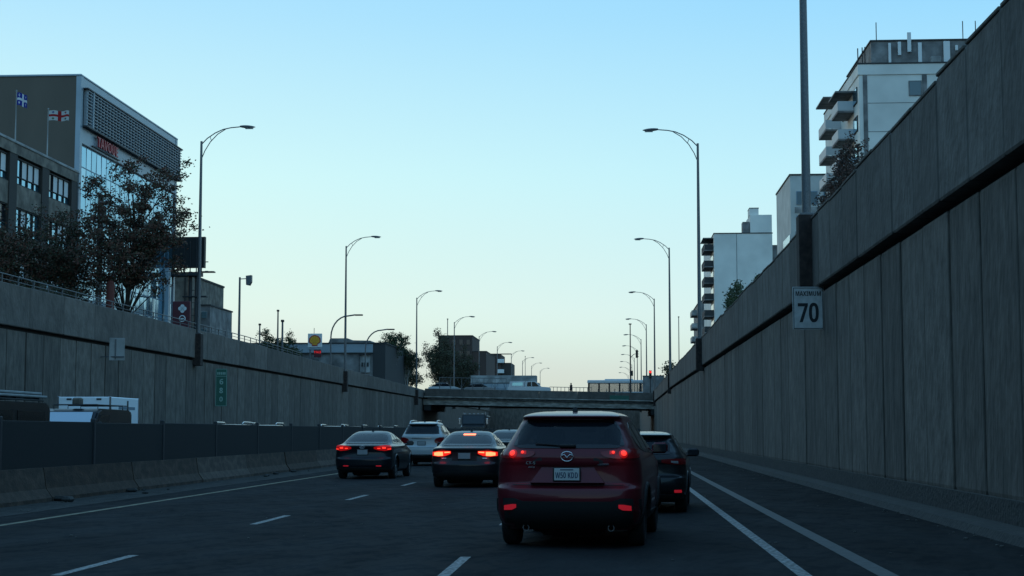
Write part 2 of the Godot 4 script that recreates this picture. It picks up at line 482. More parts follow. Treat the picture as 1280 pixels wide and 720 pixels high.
func make_trench() -> void:
	var mb := MB.new()
	sheet(mb, -26, 6, 0, -210, 332)
	var road := structure(mb, "road", M.asphalt)
	mb = MB.new()
	sheet(mb, -900, -26.2, GROUND, -210, 331); sheet(mb, 6.2, 900, GROUND, -210, 331); sheet(mb, -900, 900, GROUND, -900, -210); sheet(mb, -900, 900, GROUND, 331, 1500)
	structure(mb, "terrain", M.terrain)
	mb = MB.new()
	mb.box(P(-10, 3.05, 331.6), Vector3(32.9, 6.1, 1))
	mb.box(P(-10, 3.05, -210.6), Vector3(32.9, 6.1, 1))
	structure(mb, "trench_end_slope", M.panel1)
	# shoulders
	mb = MB.new()
	sheet(mb, -11.4, -10.15, 0.004, -20, 325)
	structure(mb, "shoulder", M.shoulder)
	# painted lines: parts of the road
	mb = MB.new(); sheet(mb, 1.81, 1.95, 0.004, -5, 325); part(mb, "edge_line", M.white_line, road)
	mb = MB.new(); sheet(mb, 2.6, 2.8, 0.004, -5, 325); part(mb, "old_edge_line", M.old_line, road)
	mb = MB.new(); sheet(mb, -9.31, -9.17, 0.004, -5, 325); part(mb, "yellow_line", M.yellow_line, road)
	mb = MB.new(); mb.quad(P(-0.06, 0, 0), P(0.06, 0, 0), P(0.06, 0, 2.6), P(-0.06, 0, 2.6))
	var dash := mb.mesh(M.white_line)
	for k in 20:
		for x in [-5.49, -1.67]:
			put(dash, "lane_dash", road, P(x, 0.004, 15.65 + 8.72 * (k - 1)))
	for k in 14:
		put(dash, "lane_dash", road, P(-16.0, 0.004, 20 + 8.72 * k))
		put(dash, "lane_dash", road, P(-19.7, 0.004, 20 + 8.72 * k))
	# loose grit and litter on the asphalt
	mb = MB.new()
	for k in 420:
		var near_edge := rng.randf() < 0.75
		var x := rng.randf_range(-11.2, -10.3) if near_edge and rng.randf() < 0.6 else (rng.randf_range(4.6, 5.1) if near_edge else rng.randf_range(-9, 4.5))
		var s := rng.randf_range(0.01, 0.035)
		mb.cbox(P(x, s * 0.3, rng.randf_range(12, 70)), Vector3(s * rng.randf_range(0.8, 1.8), s * 0.6, s), s * 0.2, Basis(Vector3.UP, rng.randf() * 3))
	var grit := part(mb, "grit", M.gravel, self)
	tag(grit, "loose grit and small stones scattered on the asphalt and its edges", "grit")
	grit.set_meta("kind", "stuff")

	# the two retaining walls
	var unit := {}
	for k in 4:
		mb = MB.new(); mb.cbox(Vector3.ZERO, Vector3(0.3, 1, 1), 0.012); unit["panel%d" % k] = mb.mesh(M["panel%d" % k])
		mb = MB.new(); mb.cbox(Vector3.ZERO, Vector3(0.36, 1, 1), 0.02); unit["fascia%d" % k] = mb.mesh(M["fascia%d" % k])
	mb = MB.new(); mb.cbox(Vector3.ZERO, Vector3(0.42, 0.07, 2.06), 0.015); unit["cope"] = mb.mesh(M.panel1)
	for side in [-1, 1]:
		var face: float = -25.5 if side < 0 else 5.5
		var w := thing("retaining_wall", "dark concrete retaining wall of upright panels below a parapet, on the speed sign's side" if side > 0 else "grey concrete retaining wall of upright panels behind the oncoming lanes, with a railing on top", "wall", P(face, 0, 0))
		var pan := 2.2
		var z0 := -8.8 if side > 0 else 41.8
		mb = MB.new()
		mb.box(P(side * 0.55, 3.07, 60), Vector3(0.7, 6.14, 540)); part(mb, "core", M.core, w)
		mb = MB.new()
		mb.box(P(side * 0.10, 0.24, 60), Vector3(0.36, 0.48, 540)); part(mb, "plinth", M.kerb, w)
		if side > 0:
			mb = MB.new()
			var kp := PackedVector2Array([Vector2(0, 0), Vector2(-0.42, 0), Vector2(-0.36, 0.11), Vector2(-0.2, 0.15), Vector2(0, 0.15)])
			mb.prism(kp, 540, Transform3D(Basis.IDENTITY, P(-0.085, 0, 330)))
			part(mb, "kerb", M.kerb, w)
		var seam: Array = L_SEAM if side < 0 else R_SEAM
		var top: Array = L_TOP if side < 0 else R_TOP
		var k := 0
		var z := z0
		while z < 214.0:
			var zc := z + pan / 2
			var y1: float = pw(seam, zc) - 0.16
			var groove := rng.randf_range(0.07, 0.14)
			var hgt := y1 - 0.48
			var o := put(unit["panel%d" % rng.randi_range(0, 3)], "panel", w, P(side * (0.15 + rng.randf_range(-0.012, 0.012)), 0.48 + hgt / 2, zc), Basis.from_scale(Vector3(1, hgt, pan - groove)))
			o.position.z += rng.randf_range(-0.02, 0.02)
			z += pan
			k += 1
		z = z0
		var fl := 2.2 if side > 0 else 4.4
		while z < 214.0:
			var zc := z + fl / 2
			var yb: float = pw(seam, zc)
			var yt: float = pw(top, zc) + (rng.randf_range(-0.05, 0.05) if side > 0 else rng.randf_range(-0.025, 0.025))
			put(unit["fascia%d" % rng.randi_range(0, 3)], "parapet_panel", w, P(side * (0.04 + rng.randf_range(-0.008, 0.008)), (yb + yt) / 2, zc), Basis.from_scale(Vector3(1, yt - yb, fl - rng.randf_range(0.012, 0.03))))
			if side > 0:
				put(unit["cope"], "coping", w, P(0.05, yt + 0.02, zc), Basis(Vector3.RIGHT, rng.randf_range(-0.014, 0.014)))
			z += fl
		# behind the camera, and beyond the overpass where the panels are too small to tell apart
		var zb := z0 - 0.05
		mb = MB.new(); mb.box(P(side * 0.15, 2.8, (zb - 209) / 2), Vector3(0.3, 4.6, zb + 209)); part(mb, "rear_wall_face", M.panel1, w)
		mb = MB.new(); mb.box(P(side * 0.04, 6.3, (zb - 209) / 2), Vector3(0.36, 1.9, zb + 209)); part(mb, "rear_parapet", M.fascia2, w)
		# beyond the overpass the panels are too small to tell apart
		mb = MB.new(); mb.box(P(side * 0.15, 3.0, 272.5), Vector3(0.3, 5.0, 115)); part(mb, "far_wall_face", M.panel1, w)
		mb = MB.new(); mb.box(P(side * 0.04, 6.15, 272.5), Vector3(0.36, 1.1, 115)); part(mb, "far_parapet", M.fascia2, w)
	# railing along the left parapet
	var rail := thing("parapet_railing", "thin metal railing on posts along the top of the far retaining wall", "railing", P(-25.5, 7.6, 64))
	mb = MB.new(); mb.tube([P(0, 0.42, -8), P(0, 0.40, 46), P(0, 0.2, 66)], 0.028, 6); part(mb, "top_rail", M.galv, rail)
	mb = MB.new(); mb.tube([P(0, 0.2, -8), P(0, 0.19, 46), P(0, 0.02, 66)], 0.016, 6); part(mb, "lower_rail", M.galv, rail)
	mb = MB.new(); mb.box(Vector3(0, 0.12, 0), Vector3(0.05, 0.66, 0.05)); var post := mb.mesh(M.galv)
	for i in 40:
		var zz := -8.0 + 1.85 * i
		put(post, "post", rail, P(0, -0.02 if zz < 46 else lerpf(-0.02, -0.2, (zz - 46) / 20), zz))

func make_median() -> void:
	# low concrete barrier in blocks
	var prof := PackedVector2Array([Vector2(0.3, 0), Vector2(0.3, 0.08), Vector2(0.17, 0.26), Vector2(0.1, 0.68), Vector2(-0.1, 0.68), Vector2(-0.17, 0.26), Vector2(-0.3, 0.08), Vector2(-0.3, 0)])
	var kinds := []
	for k in 4:
		var mb := MB.new()
		mb.prism(prof, 5.93, Transform3D(Basis.IDENTITY, Vector3.ZERO))
		kinds.append(mb.mesh(M["barrier%d" % k]))
	var b := thing("median_barrier", "low stained concrete barrier in long blocks dividing the two directions", "barrier", P(-11.65, 0, 0))
	var pick := [1, 0, 1, 0, 1, 3, 1, 0, 2, 1]
	for i in 34:
		put(kinds[pick[i % 10]], "block", b, P(rng.randf_range(-0.02, 0.02), 0, 14 + 6 * (i + 1)))
	var s := thing("glare_screen", "continuous black screen of panels and posts standing on the median barrier", "screen", P(-11.65, 0.6, 0))
	var mb := MB.new(); mb.cbox(Vector3.ZERO, Vector3(0.05, 0.98, 5.42), 0.01)
	var pn := mb.mesh(M.screen)
	mb = MB.new(); mb.cbox(Vector3.ZERO, Vector3(0.1, 1.1, 0.12), 0.012)
	var ps := mb.mesh(M.dark_metal)
	for i in 36:
		put(pn, "panel", s, P(rng.randf_range(-0.015, 0.015), 0.53 + rng.randf_range(-0.012, 0.012), 16 + 5.55 * i), Basis(Vector3.UP, rng.randf_range(-0.002, 0.002)))
		put(ps, "post", s, P(0, 0.55, 16 + 5.55 * i + 2.775))
	mb = MB.new()
	for k in 14:
		var sz := rng.randf_range(0.06, 0.22)
		mb.cbox(P(-11.25 + rng.randf_range(0, 0.8), sz * 0.3, rng.randf_range(26, 60)), Vector3(sz * 1.6, sz * 0.6, sz), sz * 0.25, Basis(Vector3.UP, rng.randf() * 3))
	var d := part(mb, "roadside_debris", M.kerb, self)
	tag(d, "broken lumps of concrete lying along the foot of the median barrier", "debris")
	d.set_meta("kind", "stuff")

# ---------- street lamps
func make_lamp(x: float, base: float, top: float, arm: float) -> Node3D:
	# arm reaches towards +x when turned 0; origin at the foot of the pole
	var t := thing("street_lamp", "", "street lamp", P(x, base, 0), 0, "tall curved-arm lamps along the expressway")
	var h := top - base
	var mb := MB.new()
	mb.tube([Vector3(0, -0.2, 0), Vector3(0, h * 0.5, 0), Vector3(0, h + 0.05, 0)], [0.125, 0.1, 0.07], 12); part(mb, "pole", M.galv, t)
	mb = MB.new()
	mb.tube([Vector3(0, h - 0.15, 0), Vector3(0.35, h + 0.22, 0), Vector3(0.85, h + 0.56, 0), Vector3(1.35, h + 0.78, 0), Vector3(arm - 0.7, h + 0.88, 0), Vector3(arm - 0.1, h + 0.93, 0)], 0.033, 8)
	part(mb, "arm", M.galv, t)
	mb = MB.new()
	mb.tube([Vector3(0, h - 1.1, 0), Vector3(0.22, h - 0.55, 0), Vector3(0.55, h + 0.0, 0), Vector3(1.0, h + 0.48, 0), Vector3(1.5, h + 0.79, 0)], 0.028, 8)
	mb.tube([Vector3(0.52, h + 0.36, 0), Vector3(0.62, h + 0.08, 0)], 0.02, 6)
	part(mb, "brace", M.galv, t)
	var hd := MB.new()
	var rows := []
	for i in 9:
		var u := i / 8.0
		var w := 0.17 * pow(sin(PI * clampf(u * 0.86 + 0.12, 0, 1)), 0.6)
		var ring := PackedVector3Array()
		for j in 13:
			var g := TAU * j / 12
			ring.append(Vector3(arm - 0.15 + u * 0.95, h + 0.95 + w * 0.55 * sin(g) - 0.05 * u, w * cos(g)))
		rows.append(ring)
	hd.grid(rows, Vector3(arm + 0.3, h + 0.93, 0), null, true)
	part(hd, "lamp_head", M.galv, t)
	mb = MB.new(); mb.cbox(Vector3(arm + 0.42, h + 0.82, 0), Vector3(0.5, 0.06, 0.2), 0.02); part(mb, "lens", M.lamp_clear, t)
	mb = MB.new(); mb.cbox(Vector3(0, 0.0, 0), Vector3(0.42, 0.06, 0.42), 0.01); part(mb, "base_plate", M.galv, t)
	mb = MB.new(); mb.cbox(Vector3(-0.06, -1.0, 0), Vector3(0.62, 1.94, 0.62), 0.015); part(mb, "mounting_box", M.rust_box, t)
	return t
func make_lamps() -> void:
	var ord := ["nearest", "second", "third", "fourth", "fifth", "sixth", "seventh", "eighth", "ninth", "tenth", "eleventh"]
	var rz := [43.4, 97, 152, 207.5, 257, 305, 352, 400, 450, 500, 560]
	var r0 := make_lamp(5.27, 7.35, 19.2, 2.55)
	for i in rz.size():
		var o := r0
		var lb: String = "grey street lamp with reddish mounting box, %s along the wall with the speed sign" % ord[i] if i < 2 else "grey curved-arm street lamp, %s along the wall with the speed sign" % ord[i]
		if i:
			o = copy(r0, Vector3.ZERO, 0, lb)
		o.set_meta("label", lb)
		o.position = P(5.27 if i < 2 else 5.45, pw(R_TOP, rz[i]) + (0.15 if i == 0 else 0.0) + maxf(0, rz[i] - 260) * 0.008, rz[i])
		o.rotation.y = PI
	var lz := [96.3, 150.3, 205.6, 255, 303, 351, 400, 450, 500, 560]
	for i in lz.size():
		var lb2: String = "grey curved-arm street lamp, %s along the far wall behind the oncoming lanes" % ord[i]
		copy(r0, P(-25.27, pw(L_TOP, lz[i]) - 0.25 + maxf(0, lz[i] - 230) * 0.012, lz[i]), 0, lb2)
	# smaller lamps and poles on the service road
	for d in [[-26.6, 150, 12.4, 2.7, "small single-arm street lamp beside the long grey building, nearer one"], [-26.4, 170, 12.3, 2.8, "small single-arm street lamp in front of the white sign on the grey building"]]:
		var t := thing("service_road_lamp", d[4], "street lamp", P(d[0], GROUND, d[1]), 0, "small service road lamps")
		var h: float = d[2] - GROUND
		var pts := [Vector3(0, 0, 0), Vector3(0, h - 2.1, 0)]
		for k in 7:
			var g := PI / 2 * (k + 1) / 7.0
			pts.append(Vector3((1 - cos(g)) * d[3] * 0.6, h - 2.1 + sin(g) * 2.0, 0))
		pts.append(Vector3(d[3] * 0.85, h, 0))
		var mb := MB.new(); mb.tube(pts, 0.07, 8); part(mb, "pole", M.galv, t)
		mb = MB.new(); mb.cbox(Vector3(d[3] * 0.98, h - 0.02, 0), Vector3(0.8, 0.14, 0.26), 0.05); part(mb, "lamp_head", M.dark_metal, t)
	var f := thing("floodlight_post", "dark post with a boxy floodlight head, standing behind the far parapet", "floodlight", P(-30.7, GROUND, 130))
	var mb2 := MB.new(); mb2.tube([Vector3(0, 0, 0), Vector3(0, 7.9, 0)], [0.11, 0.08], 8); part(mb2, "post", M.galv, f)
	mb2 = MB.new(); mb2.tube([Vector3(0, 7.75, 0), Vector3(0.6, 7.78, 0)], 0.04, 6); part(mb2, "bracket", M.galv, f)
	mb2 = MB.new(); mb2.prism(PackedVector2Array([Vector2(0.55, 8.0), Vector2(1.0, 8.05), Vector2(1.0, 7.5), Vector2(0.85, 7.2), Vector2(0.58, 7.25)]), 0.5, Transform3D(Basis.IDENTITY, Vector3(0, 0, -0.25))); part(mb2, "floodlight_head", M.galv, f)
	for d in [[-27.5, 132, 10.6, "short thin utility pole just past the floodlight post"], [-35.5, 168, 14.2, "utility pole sticking up out of the green bushes"], [-37.0, 166, 12.6, "slim pole with round cap in the green bushes"], [-31.0, 300, 22.5, "tall plain mast behind the fourth far lamp"], [-27.5, 505, 25, "slender distant mast near the far end of the lamp row"], [12.0, 290, 22.0, "thin distant mast rising above the wall beside the second lamp"]]:
		var t := thing("utility_pole", d[3], "pole", P(d[0], GROUND, d[1]))
		var h: float = d[2] - GROUND
		var mb := MB.new(); mb.tube([Vector3.ZERO, Vector3(0, h, 0)], [0.11, 0.075], 8); part(mb, "mast", M.galv, t)
		mb = MB.new(); mb.cbox(Vector3(0, h, 0), Vector3(0.26, 0.2, 0.26), 0.04); part(mb, "cap", M.dark_metal, t)

# ---------- overpass
func make_overpass() -> void:
	var o := thing("road_overpass", "grey concrete overpass crossing the sunken road, with plain parapet and girder", "bridge", P(-9.9, 0, 214))
	o.rotation.z = -0.0205
	# local: x from -30 to 30, heights at the middle of the span
	bx(o, "girder", M.girder, -15.6, 15.4, 4.67, 5.36, 0.35, 0.85)
	bx(o, "girder", M.girder, -15.6, 15.4, 4.67, 5.36, 6.5, 7.0)
	bx(o, "girder", M.girder, -15.6, 15.4, 4.67, 5.36, 13, 13.5)
	bx(o, "girder", M.girder, -15.6, 15.4, 4.67, 5.36, 19.15, 19.65)
	bx(o, "deck", M.concrete, -15.0, 15.0, 5.37, 5.98, 0.15, 19.85)
	bx(o, "deck", M.concrete, -24, -15.01, 5.8, 6.3, 0.15, 19.85)
	bx(o, "deck", M.concrete, 15.01, 24, 5.8, 6.3, 0.15, 19.85)
	var k := 0
	for x in [-15.4, -10.28, -5.16, -0.04, 5.08, 10.2]:
		bx(o, "parapet_panel", M["fascia%d" % (k % 4)], x + 0.01, x + 5.118, 5.8, 6.82, 0.0, 0.14, 0.02)
		bx(o, "parapet_panel", M["fascia%d" % ((k + 1) % 4)], x + 0.01, x + 5.118, 5.8, 6.82, 19.86, 20.0, 0.02)
		k += 1
	bx(o, "ledge", M.girder, -15.5, 15.4, 5.64, 5.79, -0.12, 0.14, 0.02)
	bx(o, "bearing_seat", M.core, -15.5, -14.6, 3.9, 4.66, 0.4, 19.5)
	bx(o, "bearing_seat", M.core, 14.9, 15.5, 3.9, 4.66, 0.4, 19.5)
	# green street-name plate on the parapet
	var g := thing("street_name_plate", "small dark green street name plate fixed on the overpass parapet", "sign", P(0.9, 5.85, 213.9), 0)
	g.rotation.z = -0.0205
	bx(g, "plate", M.sign_green, -1.3, 1.3, -0.3, 0.3, 0, 0.04, 0.01)
	bx(g, "border_line", M.sign_green_ink, -1.22, 1.22, -0.25, -0.22, -0.006, -0.001)
	# railing on the near edge and on the far edge
	var kinds := [["overpass_railing", "lattice railing with crossed bars on the overpass, behind the white pickup", -13.5, -4.5, 0.4, 1.4], ["overpass_railing", "low barred railing on the overpass between the white pickup and the bus", 0.6, 6.8, 19.3, 0.9]]
	for d in kinds:
		var r := thing(d[0], d[1], "railing", P(-9.9, 0, 214 + d[4]))
		r.rotation.z = -0.0205
		var yb := 6.0
		for yy in [0.95, 0.95 + d[5]]:
			bx(r, "rail", M.galv, d[2], d[3], yb + yy - 0.04, yb + yy + 0.04, -0.03, 0.03)
		var x: float = d[2]
		while x <= d[3] + 0.01:
			bx(r, "post", M.galv, x - 0.035, x + 0.035, yb - 0.1, yb + 0.95 + d[5], 0.04, 0.1)
			if d[5] > 1.0 and x + 1.5 <= d[3] + 0.01:
				var mb := MB.new()
				mb.tube([P(x, yb + 0.95, 0.12), P(x + 0.75, yb + 0.95 + d[5], 0.12), P(x + 1.5, yb + 0.95, 0.12)], 0.025, 5)
				part(mb, "lattice_bar", M.galv, r)
			x += 1.5 if d[5] > 1.0 else 0.55
	# traffic signals at the overpass
	var s := thing("traffic_signal", "dark traffic signal pole on the overpass with side-facing black signal heads", "traffic light", P(2.42, 5.8, 216.5))
	var mb := MB.new(); mb.tube([Vector3(0, -0.1, 0), Vector3(0, 10.0, 0)], [0.12, 0.07], 8); part(mb, "pole", M.dark_metal, s)
	mb = MB.new(); mb.tube([Vector3(0, 5.5, 0), Vector3(0.45, 5.95, 0), Vector3(0.85, 6.05, 0)], 0.04, 6); part(mb, "arm", M.dark_metal, s)
	mb = MB.new(); mb.cbox(Vector3(0.88, 6.0, 0), Vector3(0.32, 1.05, 0.3), 0.03)
	for q in 3:
		mb.cbox(Vector3(1.06, 6.33 - 0.33 * q, 0), Vector3(0.16, 0.06, 0.26), 0.02)
	part(mb, "signal_head", M.black, s)
	mb = MB.new(); mb.cbox(Vector3(0.2, 3.4, 0), Vector3(0.3, 0.7, 0.3), 0.03); part(mb, "pedestrian_head", M.black, s)
	mb = MB.new(); mb.cbox(Vector3(0.0, 10.05, 0), Vector3(0.4, 0.16, 0.2), 0.04); part(mb, "camera_box", M.dark_metal, s)
	var s2 := thing("traffic_signal", "traffic signal with lit red lamp at the corner beside the wall top", "traffic light", P(5.1, 5.9, 217))
	mb = MB.new(); mb.tube([Vector3(0, -0.1, 0), Vector3(0, 3.7, 0)], 0.07, 8); part(mb, "pole", M.dark_metal, s2)
	mb = MB.new(); mb.cbox(Vector3(0, 3.15, 0.05), Vector3(0.36, 1.1, 0.28), 0.03); part(mb, "signal_head", M.black, s2)
	mb = MB.new(); mb.lathe([Vector2(0.0, 0.06), Vector2(0.09, 0.05), Vector2(0.15, 0.0)], Transform3D(Basis(Vector3.RIGHT, PI / 2), Vector3(0, 3.48, 0.2)), 16); part(mb, "red_lamp", M.signal_red, s2)
	for q in 2:
		mb = MB.new(); mb.lathe([Vector2(0.0, 0.06), Vector2(0.08, 0.05), Vector2(0.13, 0.0)], Transform3D(Basis(Vector3.RIGHT, PI / 2), Vector3(0, 3.14 - 0.34 * q, 0.2)), 12); part(mb, "unlit_lamp", M.frit, s2)
	var li := OmniLight3D.new(); li.name = "red_glow"; li.light_color = Color(1, 0.12, 0.1); li.light_energy = 0.05; li.light_size = 0.12; li.omni_range = 6; li.shadow_enabled = true
	s2.add_child(li); li.position = Vector3(0, 3.48, 0.4)
	var c := thing("signal_cabinet", "plain grey equipment box behind the lit red traffic signal", "cabinet", P(5.6, 6.0, 222))
	bx(c, "housing", M.tower_grey, -1.4, 1.5, 0, 3.0, 0, 1.6, 0.03)
	bx(c, "lid", M.dark_metal, -1.45, 1.55, 3.0, 3.08, -0.05, 1.65, 0.02)

# ---------- people: capsules joined by a smooth minimum, meshed as surface nets
func body(bones: Array, cell: float, m: Material, called: String, parent: Node3D) -> void:
	var lo := Vector3.INF
	var hi := -Vector3.INF
	for b in bones:
		for e in [b[0], b[1]]:
			lo = lo.min(e - Vector3.ONE * 0.25); hi = hi.max(e + Vector3.ONE * 0.25)
	var n := Vector3i(((hi - lo) / cell).ceil()) + Vector3i.ONE
	var f := PackedFloat32Array()
	f.resize(n.x * n.y * n.z)
	for x in n.x:
		for y in n.y:
			for z in n.z:
				var p := lo + Vector3(x, y, z) * cell
				var d := 9.0
				for b in bones:
					var ab: Vector3 = b[1] - b[0]
					var h := clampf((p - b[0]).dot(ab) / maxf(ab.length_squared(), 1e-6), 0, 1)
					var e: float = p.distance_to(b[0] + ab * h) - lerpf(b[2], b[3], h)
					var k := clampf(0.5 + 0.5 * (d - e) / 0.04, 0, 1)
					d = lerpf(d, e, k) - 0.04 * k * (1 - k)
				f[(x * n.y + y) * n.z + z] = d
	var at := {}
	var pos := func(c: Vector3i) -> Variant:
		if at.has(c):
			return at[c]
		var s := Vector3.ZERO
		var k := 0
		for e in 12:
			var ax := e / 4
			var o := Vector3i.ZERO
			o[(ax + 1) % 3] = e & 1
			o[(ax + 2) % 3] = (e >> 1) & 1
			var q := o
			q[ax] = 1
			var a := c + o
			var b := c + q
			var fa := f[(a.x * n.y + a.y) * n.z + a.z]
			var fb := f[(b.x * n.y + b.y) * n.z + b.z]
			if (fa < 0.0) != (fb < 0.0):
				s += Vector3(a).lerp(Vector3(b), fa / (fa - fb))
				k += 1
		at[c] = lo + s / maxi(k, 1) * cell
		return at[c]
	var grad := func(p: Vector3) -> Vector3:
		var q := Vector3i((p - lo) / cell).clamp(Vector3i.ONE, n - Vector3i.ONE * 2)
		var i := (q.x * n.y + q.y) * n.z + q.z
		return Vector3(f[i + n.y * n.z] - f[i - n.y * n.z], f[i + n.z] - f[i - n.z], f[i + 1] - f[i - 1]).normalized()
	var mb := MB.new()
	for x in range(1, n.x - 1):
		for y in range(1, n.y - 1):
			for z in range(1, n.z - 1):
				var c := Vector3i(x, y, z)
				var fa := f[(x * n.y + y) * n.z + z]
				for ax in 3:
					var q := c
					q[ax] += 1
					var fb := f[(q.x * n.y + q.y) * n.z + q.z]
					if (fa < 0.0) == (fb < 0.0):
						continue
					var u := Vector3i.ZERO
					var w := Vector3i.ZERO
					u[(ax + 1) % 3] = 1
					w[(ax + 2) % 3] = 1
					var a: Vector3 = pos.call(c - u - w)
					var b: Vector3 = pos.call(c - w)
					var d: Vector3 = pos.call(c)
					var e: Vector3 = pos.call(c - u)
					var na: Vector3 = grad.call(a)
					var nb: Vector3 = grad.call(b)
					var nd: Vector3 = grad.call(d)
					var ne: Vector3 = grad.call(e)
					mb.tri(a, b, d, na, nb, nd)
					mb.tri(a, d, e, na, nd, ne)
	part(mb, called, m, parent)
func make_person() -> void:
	var p := thing("person", "person in dark clothes walking along the overpass beside the low railing", "person", P(-5.6, 6.18, 217), 0.9)
	body([[Vector3(0, 1.0, 0), Vector3(0, 1.36, 0.02), 0.15, 0.17], [Vector3(-0.17, 1.38, 0), Vector3(0.17, 1.38, 0), 0.075, 0.075], [Vector3(0, 1.4, 0), Vector3(0, 1.52, -0.01), 0.065, 0.055], [Vector3(0, 1.6, -0.02), Vector3(0, 1.66, -0.01), 0.095, 0.1],
		[Vector3(-0.2, 1.37, 0), Vector3(-0.25, 1.1, 0.05), 0.06, 0.05], [Vector3(-0.25, 1.1, 0.05), Vector3(-0.24, 0.86, -0.06), 0.048, 0.038], [Vector3(-0.24, 0.84, -0.06), Vector3(-0.23, 0.74, -0.09), 0.035, 0.025],
		[Vector3(0.2, 1.37, 0), Vector3(0.24, 1.1, -0.08), 0.06, 0.05], [Vector3(0.24, 1.1, -0.08), Vector3(0.22, 0.9, -0.24), 0.048, 0.038], [Vector3(0.22, 0.88, -0.26), Vector3(0.21, 0.82, -0.33), 0.035, 0.025],
		[Vector3(-0.09, 0.95, 0), Vector3(-0.1, 0.5, -0.12), 0.1, 0.07], [Vector3(-0.1, 0.5, -0.12), Vector3(-0.1, 0.1, -0.02), 0.065, 0.045], [Vector3(-0.1, 0.05, 0.0), Vector3(-0.1, 0.04, -0.17), 0.045, 0.04],
		[Vector3(0.09, 0.95, 0), Vector3(0.1, 0.5, 0.06), 0.1, 0.07], [Vector3(0.1, 0.5, 0.06), Vector3(0.1, 0.12, 0.3), 0.065, 0.045], [Vector3(0.1, 0.07, 0.32), Vector3(0.1, 0.04, 0.17), 0.045, 0.04]], 0.025, M.coat, "body", p)

